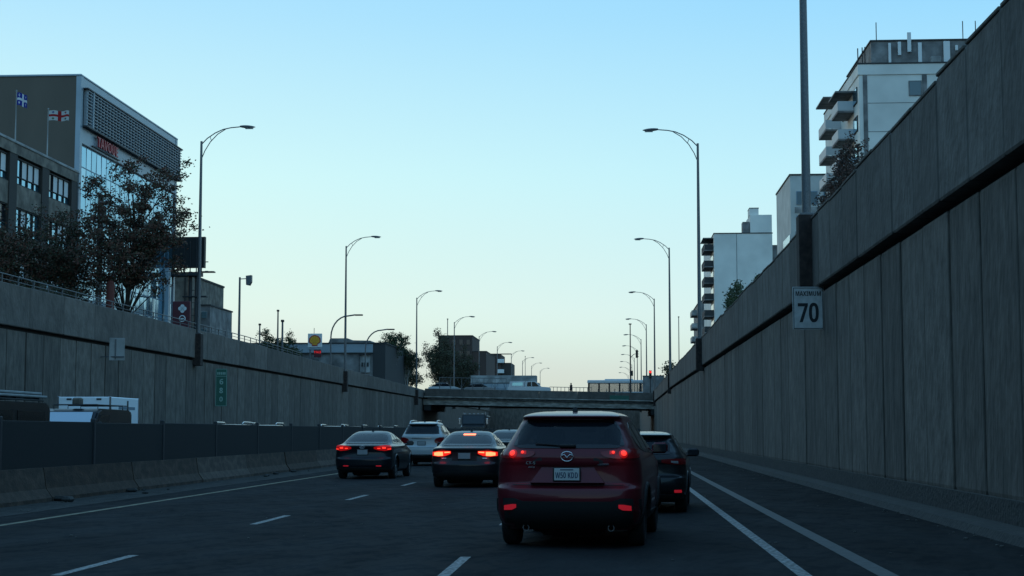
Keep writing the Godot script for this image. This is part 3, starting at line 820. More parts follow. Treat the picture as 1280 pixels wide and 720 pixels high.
# ---------- cars: stacked plan outlines, rear bumper at z = 0, nose towards -Z
class Shell:
	var T := []          # dense rows [y, half width, z rear, z front, corner rear, corner front, bow]
	var length := 4.5
	var kt := 0.05
	var wheels := []     # z of the axles
	var arch := 0.38
	var hub := 0.34
	func setup(keys: Array, sub := 5) -> void:
		for i in keys.size() - 1:
			for s in sub:
				var u := s / float(sub)
				var row := []
				for c in 7:
					if c == 0 or c > 3:
						row.append(lerpf(keys[i][c], keys[i + 1][c], u))
					else:
						var p0: float = keys[maxi(i - 1, 0)][c]
						var p1: float = keys[i][c]
						var p2: float = keys[i + 1][c]
						var p3: float = keys[mini(i + 2, keys.size() - 1)][c]
						var d := p2 - p1
						var m1 := 0.0 if (p1 - p0) * d <= 0.0 else clampf((p2 - p0) * 0.5, -absf(d) * 1.5, absf(d) * 1.5)
						var m2 := 0.0 if (p3 - p2) * d <= 0.0 else clampf((p3 - p1) * 0.5, -absf(d) * 1.5, absf(d) * 1.5)
						row.append((2 * u * u * u - 3 * u * u + 1) * p1 + (u * u * u - 2 * u * u + u) * m1 + (-2 * u * u * u + 3 * u * u) * p2 + (u * u * u - u * u) * m2)
				T.append(row)
		T.append(keys[keys.size() - 1].duplicate())
	func row(y: float) -> Array:
		if y <= T[0][0]:
			return T[0]
		var a := 0
		var b := T.size() - 1
		if y >= T[b][0]:
			return T[b]
		while b - a > 1:
			var m := (a + b) / 2
			if T[m][0] <= y:
				a = m
			else:
				b = m
		var u: float = (y - T[a][0]) / maxf(T[b][0] - T[a][0], 1e-5)
		var r := []
		for c in 7:
			r.append(lerpf(T[a][c], T[b][c], u))
		return r
	func tap(z: float) -> float:
		return 1.0 - kt * pow(absf(2.0 * z / length - 1.0), 3.0)
	func zr(r: Array, x: float) -> float:
		var w: float = r[1]
		var a := minf(absf(x), w)
		var k: float = minf(r[4], w * 0.95)
		var e := a - (w - k)
		return r[2] + r[6] * (a / w) * (a / w) + (k - sqrt(maxf(k * k - e * e, 0)) if e > 0 else 0.0)
	func zf(r: Array, x: float) -> float:
		var w: float = r[1]
		var a := minf(absf(x), w)
		var k: float = minf(r[5], w * 0.95)
		var e := a - (w - k)
		return r[3] - r[6] * 1.6 * (a / w) * (a / w) - (k - sqrt(maxf(k * k - e * e, 0)) if e > 0 else 0.0)
	func rear(x: float, y: float) -> Vector3:
		var r := row(y)
		x = clampf(x, -r[1], r[1])
		var z := zr(r, x)
		return Vector3(x * tap(z), y, -z)
	func front(x: float, y: float) -> Vector3:
		var r := row(y)
		x = clampf(x, -r[1], r[1])
		var z := zf(r, x)
		return Vector3(x * tap(z), y, -z)
	func side(sg: float, z: float, y: float) -> Vector3:
		var r := row(y)
		var x: float = r[1]
		var k: float = r[4]
		var e: float = k - (z - r[2] - r[6])
		if e > 0:
			x = x - k + sqrt(maxf(k * k - e * e, 0))
		k = r[5]
		e = k - (r[3] - r[6] * 1.6 - z)
		if e > 0:
			x = minf(x, r[1] - k + sqrt(maxf(k * k - e * e, 0)))
		return Vector3(sg * x * tap(z), y, -z)
	func at(kind: String, sg: float, a: float, y: float) -> Vector3:
		if kind == "rear":
			return rear(a, y)
		return front(a, y) if kind == "front" else side(sg, a, y)
	func rows_mesh() -> Array:
		var out := []
		for r in T:
			var w: float = r[1]
			var kr: float = minf(r[4], w * 0.95)
			var kf: float = minf(r[5], w * 0.95)
			var half := []
			for i in 13:
				half.append(Vector2((w - kr) * i / 12.0, 0))
			for i in range(1, 8):
				half.append(Vector2(w - kr + kr * sin(PI / 2 * i / 7.0), 0))
			for i in half.size():
				half[i].y = zr(r, half[i].x)
			var z0: float = half[half.size() - 1].y
			var fr := []
			for i in 9:
				fr.append(Vector2((w - kf) * i / 8.0, 0))
			for i in range(1, 8):
				fr.append(Vector2(w - kf + kf * sin(PI / 2 * i / 7.0), 0))
			for i in fr.size():
				fr[i].y = zf(r, fr[i].x)
			var z1: float = fr[fr.size() - 1].y
			for i in range(1, 64):
				half.append(Vector2(w, lerpf(z0, z1, i / 64.0)))
			for i in range(fr.size() - 1, -1, -1):
				half.append(fr[i])
			var ring := PackedVector3Array()
			for p in half:
				ring.append(Vector3(p.x * tap(p.y), r[0], -p.y))
			for i in range(half.size() - 2, -1, -1):
				ring.append(Vector3(-half[i].x * tap(half[i].y), r[0], -half[i].y))
			out.append(ring)
		return out

func cols_at(cols: Array, a: float) -> Vector2:
	for i in cols.size() - 1:
		if a <= cols[i + 1].x:
			var u := clampf((a - cols[i].x) / maxf(cols[i + 1].x - cols[i].x, 1e-5), 0, 1)
			return Vector2(lerpf(cols[i].y, cols[i + 1].y, u), lerpf(cols[i].z, cols[i + 1].z, u))
	return Vector2(cols[cols.size() - 1].y, cols[cols.size() - 1].z)
func patch(mb: MB, S: Shell, kind: String, sg: float, cols: Array, off: float, back := 0.02, u0 := 0.0, u1 := 1.0, v0 := 0.0, v1 := 1.0, nu := 16, nv := 5) -> void:
	var a0: float = cols[0].x
	var a1: float = cols[cols.size() - 1].x
	var rows := []
	var low := []
	var mid := Vector3.ZERO
	for j in nv + 1:
		var rr := PackedVector3Array()
		var lw := PackedVector3Array()
		for i in nu + 1:
			var a := lerpf(a0, a1, lerpf(u0, u1, i / float(nu)))
			var yy := cols_at(cols, a)
			var y := lerpf(yy.x, yy.y, lerpf(v0, v1, j / float(nv)))
			var p := S.at(kind, sg, a, y)
			var n := (S.at(kind, sg, a + 0.012, y) - S.at(kind, sg, a - 0.012, y)).cross(S.at(kind, sg, a, y + 0.012) - S.at(kind, sg, a, y - 0.012)).normalized()
			var o := Vector3(0, 0.2, 1) if kind == "rear" else (Vector3(0, 0.2, -1) if kind == "front" else Vector3(sg, 0.1, 0))
			if n.dot(o) < 0:
				n = -n
			if n.length_squared() < 0.5:
				n = o.normalized()
			rr.append(p + n * off)
			lw.append(p - n * back)
			mid += p - n * 2.0
		rows.append(rr)
		low.append(lw)
	mid /= (nv + 1) * (nu + 1)
	mb.grid(rows, mid)
	# rim of the piece
	for e in 4:
		var top := PackedVector3Array()
		var bot := PackedVector3Array()
		for k in (nu + 1 if e < 2 else nv + 1):
			var j: int = (0 if e == 0 else nv) if e < 2 else k
			var i: int = k if e < 2 else (0 if e == 2 else nu)
			top.append(rows[j][i]); bot.append(low[j][i])
		mb.grid([top, bot], (rows[nv / 2][nu / 2] + low[nv / 2][nu / 2]) * 0.5)
func one(S: Shell, kind: String, sg: float, cols: Array, off: float, called: String, m: Material, parent: Node3D) -> MeshInstance3D:
	var mb := MB.new()
	patch(mb, S, kind, sg, cols, off)
	return part(mb, called, m, parent)
func window(S: Shell, kind: String, sg: float, cols: Array, called: String, m: Material, parent: Node3D) -> void:
	var wid: float = cols[cols.size() - 1].x - cols[0].x
	var hgt := 0.1
	for c in cols:
		hgt = maxf(hgt, c.z - c.y)
	var bu := 0.05 / wid
	var bv := 0.045 / hgt
	var mb := MB.new()
	patch(mb, S, kind, sg, cols, 0.004, 0.01, bu, 1 - bu, bv, 1 - bv, 18, 6)
	var g := part(mb, called, m, parent)
	mb = MB.new()
	patch(mb, S, kind, sg, cols, 0.006, 0.03, 0, 1, 0, bv, 18, 2)
	patch(mb, S, kind, sg, cols, 0.006, 0.03, 0, 1, 1 - bv, 1, 18, 2)
	patch(mb, S, kind, sg, cols, 0.006, 0.03, 0, bu, bv, 1 - bv, 3, 6)
	patch(mb, S, kind, sg, cols, 0.006, 0.03, 1 - bu, 1, bv, 1 - bv, 3, 6)
	part(mb, "window_trim", M.frit, g)
func in_window(cols: Array, a: float, y: float) -> bool:
	var wid: float = cols[cols.size() - 1].x - cols[0].x
	if a < cols[0].x + 0.03 or a > cols[cols.size() - 1].x - 0.03 or wid <= 0:
		return false
	var yy := cols_at(cols, a)
	return y > yy.x + 0.03 and y < yy.y - 0.03
func mirror_cols(cols: Array) -> Array:
	var o := []
	for i in range(cols.size() - 1, -1, -1):
		o.append(Vector3(-cols[i].x, cols[i].y, cols[i].z))
	return o

var wheel_parts := {}
func wheel(r: float, w: float, parent: Node3D, at: Vector3, sg: float) -> void:
	var key := "%.2f" % r
	if not wheel_parts.has(key):
		var ty := MB.new()
		ty.lathe([Vector2(r * 0.66, -w / 2 + 0.02), Vector2(r * 0.75, -w / 2), Vector2(r * 0.93, -w / 2 + 0.01), Vector2(r * 0.985, -w / 2 + 0.03), Vector2(r, -w / 2 + 0.06), Vector2(r, w / 2 - 0.06), Vector2(r * 0.985, w / 2 - 0.03), Vector2(r * 0.93, w / 2 - 0.01), Vector2(r * 0.75, w / 2), Vector2(r * 0.66, w / 2 - 0.02)], Transform3D(Basis(Vector3.BACK, -PI / 2), Vector3.ZERO), 32)
		var rm := MB.new()
		rm.lathe([Vector2(r * 0.68, w / 2 - 0.02), Vector2(r * 0.62, w / 2 - 0.03), Vector2(r * 0.6, w / 2 - 0.1), Vector2(0.0, w / 2 - 0.1)], Transform3D(Basis(Vector3.BACK, -PI / 2), Vector3.ZERO), 28)
		for k in 5:
			var b := Basis(Vector3.RIGHT, TAU * k / 5)
			rm.cbox(b * Vector3(w / 2 - 0.05, r * 0.33, 0), Vector3(0.04, r * 0.62, 0.07), 0.01, b)
		rm.cbox(Vector3(w / 2 - 0.05, 0, 0), Vector3(0.06, 0.12, 0.12), 0.02)
		wheel_parts[key] = [ty.mesh(M.rubber), rm.mesh(M.rim)]
	var b := Basis.IDENTITY if sg > 0 else Basis(Vector3.UP, PI)
	var t := put(wheel_parts[key][0], "wheel", parent, at, b)
	put(wheel_parts[key][1], "rim", t)

func car(called: String, label: String, category: String, group: String, at: Vector3, turn: float, D: Dictionary) -> Node3D:
	var t := thing(called, label, category, at, turn, group)
	var S := Shell.new()
	S.length = D.length
	S.kt = D.get("kt", 0.05)
	S.hub = D.get("hub", 0.33)
	S.arch = S.hub + 0.06
	S.wheels = D.axles
	S.setup(D.keys)
	var rw: Array = D.rear_window
	var sw: Array = D.side_windows
	var fw: Array = D.windshield
	var y_belt: float = D.belt
	var rows := S.rows_mesh()
	var skip := func(c: Vector3) -> bool:
		var z := -c.z
		var r := S.row(c.y)
		var wide: float = r[1] * S.tap(z)
		if absf(c.x) > wide - 0.10 and c.y < S.hub + S.arch:
			for a in S.wheels:
				if Vector2(z - a, c.y - S.hub).length() < S.arch:
					return true
		if c.y > y_belt:
			if absf(c.x) > wide - 0.07:
				for w in sw:
					if in_window(w, z, c.y):
						return true
			if z < S.length * 0.5 and z < S.zr(r, c.x / S.tap(z)) + 0.06 and in_window(rw, c.x / S.tap(z), c.y):
				return true
			if z > S.length * 0.5 and z > S.zf(r, c.x / S.tap(z)) - 0.06 and in_window(fw, c.x / S.tap(z), c.y):
				return true
		return false
	var mb := MB.new()
	mb.grid(rows, Vector3(0, 0.8, -S.length / 2), skip, true)
	var nb := rows.size() - 1
	for e in [0, nb]:
		var ring: PackedVector3Array = rows[e]
		var m := Vector3.DOWN if e == 0 else Vector3.UP
		var half := (ring.size() - 1) / 2
		for i in half:
			var a := ring[i]
			var b := ring[i + 1]
			var c := ring[ring.size() - 1 - i]
			var d := ring[ring.size() - 2 - i]
			mb.tri(a, b, d, m, m, m)
			mb.tri(a, d, c, m, m, m)
	var bd := part(mb, "body", D.paint, t)
	window(S, "rear", 1, rw, "rear_window", D.get("glass", M.car_glass), t)
	window(S, "front", 1, fw, "windshield", M.windshield, t)
	for w in sw:
		for sg in [-1.0, 1.0]:
			window(S, "side", sg, w, "side_window", M.car_glass, t)
	# arches, wheels
	for a in S.wheels:
		for sg in [-1.0, 1.0]:
			var pts := []
			for k in 17:
				var g := lerpf(-0.25, PI + 0.25, k / 16.0)
				var y := maxf(S.hub + sin(g) * (S.arch + 0.01), S.T[0][0] + 0.01)
				pts.append(S.side(sg, a + cos(g) * (S.arch + 0.01), y) + Vector3(sg * 0.0, 0, 0))
			var am := MB.new()
			am.tube(pts, D.get("arch_lip", 0.022), 6)
			part(am, "wheel_arch", D.get("arch_mat", D.paint), t)
			var r := S.row(S.hub + 0.2)
			wheel(S.hub, 0.22, t, Vector3(sg * (r[1] * S.tap(a) - 0.125), S.hub, -a), sg)
	# seats, dashboard
	mb = MB.new()
	var zs: float = D.get("seat_z", S.length * 0.5)
	for x in [-0.38, 0.38]:
		mb.cbox(Vector3(x, y_belt - 0.15, -zs), Vector3(0.46, 0.62, 0.16), 0.06, Basis(Vector3.RIGHT, 0.15))
		mb.cbox(Vector3(x, y_belt + 0.25, -zs + 0.06), Vector3(0.24, 0.2, 0.1), 0.04)
		mb.cbox(Vector3(x, y_belt - 0.12, -zs + 0.95), Vector3(0.6, 0.5, 0.16), 0.06, Basis(Vector3.RIGHT, 0.15))
		mb.cbox(Vector3(x, y_belt + 0.16, -zs + 1.0), Vector3(0.22, 0.16, 0.09), 0.03)
	part(mb, "seats", M.seat, t)
	mb = MB.new()
	mb.cbox(Vector3(0, y_belt - 0.08, -zs - 0.75), Vector3(1.35, 0.24, 0.4), 0.06)
	mb.cbox(Vector3(0, D.height - 0.24, -zs - 0.42), Vector3(0.24, 0.07, 0.03), 0.015)
	part(mb, "dashboard", M.seat, t)
	# mirrors
	for sg in [-1.0, 1.0]:
		var p := S.side(sg, D.mirror_z, y_belt + 0.02)
		mb = MB.new()
		mb.cbox(p + Vector3(sg * 0.13, 0.07, 0), Vector3(0.22, 0.15, 0.1), 0.04)
		mb.cbox(p + Vector3(sg * 0.02, 0.02, 0), Vector3(0.12, 0.05, 0.06), 0.015)
		var mi := part(mb, "mirror", D.get("mirror_mat", D.paint), t)
		mb = MB.new()
		mb.cbox(p + Vector3(sg * 0.13, 0.07, 0.05), Vector3(0.18, 0.11, 0.012), 0.004)
		part(mb, "mirror_glass", M.glass_dark, mi)
	# rear pieces
	for q in D.get("rear", []):       # [name, material, cols, offset, mirrored]
		one(S, "rear", 1, q[2], q[3], q[0], q[1], t)
		if q[4]:
			one(S, "rear", 1, mirror_cols(q[2]), q[3], q[0], q[1], t)
	for q in D.get("sides", []):
		for sg in [-1.0, 1.0]:
			one(S, "side", sg, q[2], q[3], q[0], q[1], t)
	for q in D.get("front", []):
		one(S, "front", 1, q[2], q[3], q[0], q[1], t)
		if q[4]:
			one(S, "front", 1, mirror_cols(q[2]), q[3], q[0], q[1], t)
	if D.has("plate"):
		var y: float = D.plate
		var p := S.rear(0, y)
		mb = MB.new(); mb.cbox(p + Vector3(0, 0, 0.02 + D.get("plate_out", 0.0)), Vector3(0.34, 0.17, 0.02), 0.006)
		part(mb, "plate_frame", M.black, t)
		mb = MB.new(); mb.cbox(p + Vector3(0, 0, 0.031 + D.get("plate_out", 0.0)), Vector3(0.305, 0.145, 0.01), 0.004)
		var pl := part(mb, "licence_plate", M.plate if D.has("plate_text") else M.dull_plate, t)
		if D.has("plate_text"):
			text(D.plate_text, 0.07, 0.004, M.plate_ink, "plate_lettering", pl, p + Vector3(0, -0.012, 0.037 + D.get("plate_out", 0.0)), Basis.IDENTITY, 0.66)
			mb = MB.new(); mb.box(p + Vector3(0, 0.055, 0.037 + D.get("plate_out", 0.0)), Vector3(0.16, 0.014, 0.002)); part(mb, "plate_heading", M.plate_ink, pl)
	if D.get("antenna", false):
		var r: Array = S.T[nb]
		mb = MB.new()
		mb.prism(PackedVector2Array([Vector2(0.1, 0), Vector2(-0.12, 0), Vector2(-0.02, 0.07), Vector2(0.06, 0.075)]), 0.05, Transform3D(Basis(Vector3.UP, -PI / 2), Vector3(0.025, D.height - 0.03, -(r[2] - 0.35 if r[2] > 1.2 and r[2] < 1.5 else r[2] + 0.02))))
		part(mb, "roof_antenna", M.plastic, t)
	# silencer and axle under the tail
	mb = MB.new()
	mb.cbox(Vector3(0, S.T[0][0] - 0.02, -0.75), Vector3(0.8, 0.14, 0.35), 0.05)
	mb.tube([Vector3(-0.7, S.hub, -S.wheels[0]), Vector3(0.7, S.hub, -S.wheels[0])], 0.05, 8)
	part(mb, "rear_axle", M.black, t)
	for q in D.get("lights", []):
		for sg in ([-1.0, 1.0] if absf(q[0]) > 0.01 else [1.0]):
			var li := OmniLight3D.new()
			li.name = "tail_glow"
			li.light_color = Color(1, 0.12, 0.08)
			li.light_energy = q[2]
			li.light_size = 0.1
			li.omni_range = 8
			li.shadow_enabled = true
			t.add_child(li, true)
			li.position = S.rear(sg * q[0], q[1]) + Vector3(0, 0, 0.12)
	t.set_meta("shell", S)
	return t

func disc_on(S: Shell, x: float, y: float, r: float, off: float, called: String, m: Material, t: Node3D) -> void:
	var p := S.rear(x, y)
	var n := (S.rear(x + 0.01, y) - S.rear(x - 0.01, y)).cross(S.rear(x, y + 0.01) - S.rear(x, y - 0.01)).normalized()
	if n.z < 0:
		n = -n
	var b := Basis(Quaternion(Vector3.UP, n))
	var mb := MB.new()
	mb.lathe([Vector2(0, off + 0.012), Vector2(r * 0.7, off + 0.010), Vector2(r, off), Vector2(r, -0.02)], Transform3D(b, p), 20)
	part(mb, called, m, t)

func suv_spec(pt: Material) -> Dictionary:
	return {
		"length": 4.54, "height": 1.68, "belt": 1.1, "axles": [0.92, 3.62], "hub": 0.345, "paint": pt, "seat_z": 2.3, "mirror_z": 3.12, "antenna": true, "arch_mat": M.plastic, "arch_lip": 0.035, "kt": 0.05,
		"keys": [[0.22, 0.78, 0.28, 4.3, 0.2, 0.35, 0.06], [0.30, 0.86, 0.12, 4.42, 0.2, 0.4, 0.08], [0.45, 0.91, 0.02, 4.5, 0.2, 0.45, 0.09], [0.60, 0.92, 0.0, 4.54, 0.2, 0.45, 0.09], [0.72, 0.92, 0.015, 4.53, 0.2, 0.45, 0.09], [0.77, 0.918, 0.08, 4.52, 0.2, 0.45, 0.09], [0.80, 0.918, 0.10, 4.5, 0.2, 0.45, 0.09], [0.95, 0.912, 0.11, 4.4, 0.2, 0.4, 0.09], [1.0, 0.908, 0.11, 4.25, 0.2, 0.35, 0.09], [1.05, 0.90, 0.10, 3.75, 0.2, 0.3, 0.09], [1.1, 0.885, 0.10, 3.42, 0.2, 0.25, 0.09], [1.2, 0.83, 0.14, 3.22, 0.22, 0.2, 0.09], [1.35, 0.75, 0.27, 2.9, 0.22, 0.2, 0.08], [1.5, 0.67, 0.40, 2.55, 0.2, 0.2, 0.07], [1.575, 0.63, 0.46, 2.32, 0.18, 0.2, 0.06], [1.595, 0.62, 0.36, 2.28, 0.18, 0.2, 0.06], [1.61, 0.61, 0.37, 2.24, 0.18, 0.2, 0.06], [1.635, 0.57, 0.55, 2.15, 0.18, 0.2, 0.06], [1.655, 0.51, 0.80, 2.05, 0.15, 0.2, 0.05], [1.67, 0.43, 1.1, 1.95, 0.15, 0.15, 0.04], [1.68, 0.30, 1.4, 1.75, 0.1, 0.1, 0.02]],
		"rear_window": [Vector3(-0.70, 1.24, 1.26), Vector3(-0.63, 1.215, 1.45), Vector3(-0.57, 1.21, 1.565), Vector3(0.57, 1.21, 1.565), Vector3(0.63, 1.215, 1.45), Vector3(0.70, 1.24, 1.26)],
		"windshield": [Vector3(-0.72, 1.14, 1.2), Vector3(-0.56, 1.13, 1.56), Vector3(0.56, 1.13, 1.56), Vector3(0.72, 1.14, 1.2)],
		"side_windows": [[Vector3(0.75, 1.28, 1.36), Vector3(0.95, 1.2, 1.46), Vector3(1.25, 1.17, 1.53)], [Vector3(1.31, 1.16, 1.53), Vector3(2.1, 1.14, 1.55)], [Vector3(2.17, 1.14, 1.55), Vector3(2.5, 1.13, 1.5), Vector3(3.1, 1.12, 1.18)]],
	}

func make_traffic() -> void:
	var G := "cars queueing in our lanes"
	# the red one in front
	var D := suv_spec(M.paint_red)
	D.merge({"plate": 0.9, "plate_out": 0.06, "plate_text": "W50 KDD", "lights": [[0.70, 1.14, 0.006]], "rear": [
		["bumper_cladding", M.plastic, [Vector3(-0.91, 0.24, 0.60), Vector3(-0.7, 0.24, 0.62), Vector3(-0.6, 0.24, 0.575), Vector3(0.6, 0.24, 0.575), Vector3(0.7, 0.24, 0.62), Vector3(0.91, 0.24, 0.60)], 0.012, false],
		["tail_light", M.lamp_red, [Vector3(-0.905, 1.10, 1.19), Vector3(-0.8, 1.085, 1.20), Vector3(-0.62, 1.085, 1.19), Vector3(-0.46, 1.11, 1.17), Vector3(-0.42, 1.14, 1.165)], 0.018, true],
		["tail_strip", M.tail_soft, [Vector3(-0.60, 1.135, 1.17), Vector3(-0.53, 1.135, 1.172)], 0.024, true],
		["bumper_lamp", M.bumper_lamp, [Vector3(-0.80, 0.47, 0.525), Vector3(-0.7, 0.475, 0.54), Vector3(-0.65, 0.5, 0.54)], 0.02, true],  # a reflector, its returned light put in as glow
		["garnish", M.paint_red, [Vector3(-0.40, 1.015, 1.06), Vector3(0, 1.0, 1.065), Vector3(0.40, 1.015, 1.06)], 0.03, false],
		["tailgate_seam", M.black, [Vector3(-0.78, 0.765, 0.775), Vector3(0.78, 0.765, 0.775)], 0.002, false],
		["tail_light_housing", M.black, [Vector3(-0.45, 1.03, 1.06), Vector3(-0.36, 1.02, 1.1), Vector3(-0.33, 1.06, 1.09)], 0.004, true],
	], "sides": [["sill_cladding", M.plastic, [Vector3(1.32, 0.24, 0.40), Vector3(3.2, 0.24, 0.38)], 0.012]]})
	var t := car("red_suv", "dark red SUV with lit tail lights right in front, its plate reading W50 KDD", "car", G, P(-0.56, 0, 19.45), deg_to_rad(-4.6), D)
	var S: Shell = t.get_meta("shell")
	for sg in [-1.0, 1.0]:
		disc_on(S, sg * 0.70, 1.14, 0.056, 0.022, "tail_lamp_ring", M.tail_soft, t)
		disc_on(S, sg * 0.70, 1.14, 0.036, 0.032, "tail_lamp_core", M.tail_core, t)
		disc_on(S, sg * 0.575, 1.155, 0.018, 0.028, "tail_lamp_spot", M.tail_core, t)
	var em := MB.new()
	var lean := []
	for j in 5:
		var v := j / 4.0
		var ln := PackedVector3Array()
		for i in 13:
			ln.append(S.rear(lerpf(-1, 1, i / 12.0) * lerpf(0.47, 0.33, v), lerpf(0.80, 0.985, v)) + Vector3(0, 0, lerpf(0.075, 0.004, v)))
		lean.append(ln)
	em.grid(lean, Vector3(0, 0.7, -2))
	for q in [[lean[0], -0.03], [lean[4], 0.0]]:
		var lo2 := PackedVector3Array()
		for k in 13:
			lo2.append(q[0][k] + Vector3(0, q[1], -0.09))
		em.grid([q[0], lo2], q[0][6] + Vector3(0, 0.3 if q[1] < 0 else -0.3, 0))
	for i in [0, 12]:
		var sd1 := PackedVector3Array()
		var sd2 := PackedVector3Array()
		for j in 5:
			sd1.append(lean[j][i]); sd2.append(lean[j][i] + Vector3(0, 0, -0.09))
		em.grid([sd1, sd2], Vector3(0, 0.9, -0.1))
	part(em, "tailgate_panel", M.paint_red, t)
	var p := S.rear(0, 1.115)
	em = MB.new()
	var ring := []
	for k in 25:
		ring.append(p + Vector3(cos(TAU * k / 24) * 0.075, sin(TAU * k / 24) * 0.058, 0.045))
	em.tube(ring, 0.007, 6, false)
	em.tube([p + Vector3(-0.068, 0.012, 0.045), p + Vector3(-0.035, 0.024, 0.047), p + Vector3(0, -0.012, 0.05), p + Vector3(0.035, 0.024, 0.047), p + Vector3(0.068, 0.012, 0.045)], 0.007, 6)
	part(em, "emblem", M.chrome, t)
	text("CX-5", 0.036, 0.006, M.chrome, "model_badge", t, S.rear(-0.47, 1.035) + Vector3(0, 0, 0.03), Basis(Vector3.UP, -0.1), 1.15)
	text("AWD", 0.02, 0.005, M.chrome, "drive_badge", t, S.rear(-0.46, 0.985) + Vector3(0, 0, 0.025), Basis(Vector3.UP, -0.1), 1.3)
	one(S, "rear", 1, [Vector3(0.38, 1.012, 1.028), Vector3(0.52, 1.018, 1.034)], 0.03, "trim_badge", M.chrome, t)
	em = MB.new(); em.tube([S.rear(-0.1, 1.25) + Vector3(0, 0, 0.03), S.rear(-0.42, 1.27) + Vector3(0, 0, 0.03)], 0.009, 6); em.cbox(S.rear(0, 1.245) + Vector3(0, 0, 0.03), Vector3(0.2, 0.04, 0.04), 0.012)
	part(em, "wiper", M.black, t)
	for sg in [-1.0, 1.0]:
		em = MB.new(); em.lathe([Vector2(0.034, -0.1), Vector2(0.04, 0.02), Vector2(0.033, 0.02), Vector2(0.03, -0.1)], Transform3D(Basis(Vector3.RIGHT, PI / 2), Vector3(sg * 0.52, 0.25, -0.2)), 14)
		part(em, "exhaust_tip", M.rim, t)
	# generic saloon
	var saloon := func(pt: Material) -> Dictionary:
		return {
			"length": 4.65, "height": 1.43, "belt": 0.96, "axles": [0.98, 3.72], "hub": 0.325, "paint": pt, "seat_z": 2.45, "mirror_z": 3.1, "antenna": true, "kt": 0.06,
			"keys": [[0.19, 0.76, 0.25, 4.35, 0.22, 0.35, 0.08], [0.27, 0.84, 0.08, 4.5, 0.22, 0.4, 0.1], [0.42, 0.885, 0.0, 4.62, 0.24, 0.45, 0.1], [0.58, 0.895, 0.0, 4.65, 0.24, 0.45, 0.1], [0.66, 0.895, 0.05, 4.63, 0.24, 0.45, 0.1], [0.80, 0.885, 0.07, 4.45, 0.24, 0.4, 0.1], [0.90, 0.87, 0.05, 3.9, 0.22, 0.35, 0.1], [0.97, 0.85, 0.03, 3.55, 0.2, 0.3, 0.1], [1.0, 0.82, 0.04, 3.42, 0.2, 0.25, 0.1], [1.02, 0.79, 0.30, 3.35, 0.2, 0.22, 0.09], [1.045, 0.765, 0.60, 3.25, 0.2, 0.2, 0.08], [1.1, 0.73, 0.78, 3.1, 0.2, 0.2, 0.08], [1.2, 0.67, 1.02, 2.85, 0.2, 0.2, 0.07], [1.3, 0.6, 1.28, 2.55, 0.2, 0.2, 0.06], [1.37, 0.53, 1.5, 2.3, 0.2, 0.2, 0.05], [1.41, 0.44, 1.7, 2.1, 0.15, 0.15, 0.04], [1.43, 0.28, 1.85, 1.98, 0.06, 0.06, 0.02]],
			"rear_window": [Vector3(-0.66, 1.065, 1.09), Vector3(-0.58, 1.055, 1.26), Vector3(-0.49, 1.05, 1.36), Vector3(0.49, 1.05, 1.36), Vector3(0.58, 1.055, 1.26), Vector3(0.66, 1.065, 1.09)],
			"windshield": [Vector3(-0.64, 1.04, 1.1), Vector3(-0.48, 1.03, 1.36), Vector3(0.48, 1.03, 1.36), Vector3(0.64, 1.04, 1.1)],
			"side_windows": [[Vector3(1.05, 1.06, 1.1), Vector3(1.5, 1.03, 1.3), Vector3(1.75, 1.02, 1.33)], [Vector3(1.8, 1.02, 1.335), Vector3(2.2, 1.02, 1.345)], [Vector3(2.26, 1.02, 1.345), Vector3(2.5, 1.02, 1.3), Vector3(3.05, 1.02, 1.06)]],
			"plate": 0.80,
		}
	# braking saloon
	D = saloon.call(M.paint_black)
	D.merge({"lights": [[0.66, 0.86, 0.03]], "rear": [
		["brake_light", M.brake_soft, [Vector3(-0.85, 0.80, 0.90), Vector3(-0.7, 0.785, 0.925), Vector3(-0.5, 0.80, 0.925), Vector3(-0.36, 0.86, 0.92)], 0.014, true],
		["brake_lamp_core", M.brake_core, [Vector3(-0.80, 0.815, 0.885), Vector3(-0.7, 0.80, 0.905), Vector3(-0.57, 0.805, 0.905)], 0.02, true],
		["brake_lamp_strip", M.brake_core, [Vector3(-0.53, 0.875, 0.905), Vector3(-0.38, 0.885, 0.91)], 0.02, true],
		["high_brake_light", M.brake_core, [Vector3(-0.16, 1.315, 1.345), Vector3(0.16, 1.315, 1.345)], 0.012, false],
		["diffuser", M.plastic, [Vector3(-0.84, 0.21, 0.36), Vector3(-0.5, 0.2, 0.42), Vector3(0.5, 0.2, 0.42), Vector3(0.84, 0.21, 0.36)], 0.012, false],
		["plate_recess", M.plastic, [Vector3(-0.33, 0.68, 0.9), Vector3(0.33, 0.68, 0.9)], 0.006, false],
		["boot_badge", M.chrome, [Vector3(-0.6, 0.735, 0.75), Vector3(-0.48, 0.735, 0.75)], 0.02, true]]})
	car("saloon_car", "black saloon car with glowing orange brake lights and a high brake light", "car", G, P(-3.73, 0, 40.2), deg_to_rad(-1.0), D)
	# saloon with tail lights, left lane
	D = saloon.call(M.paint_navy)
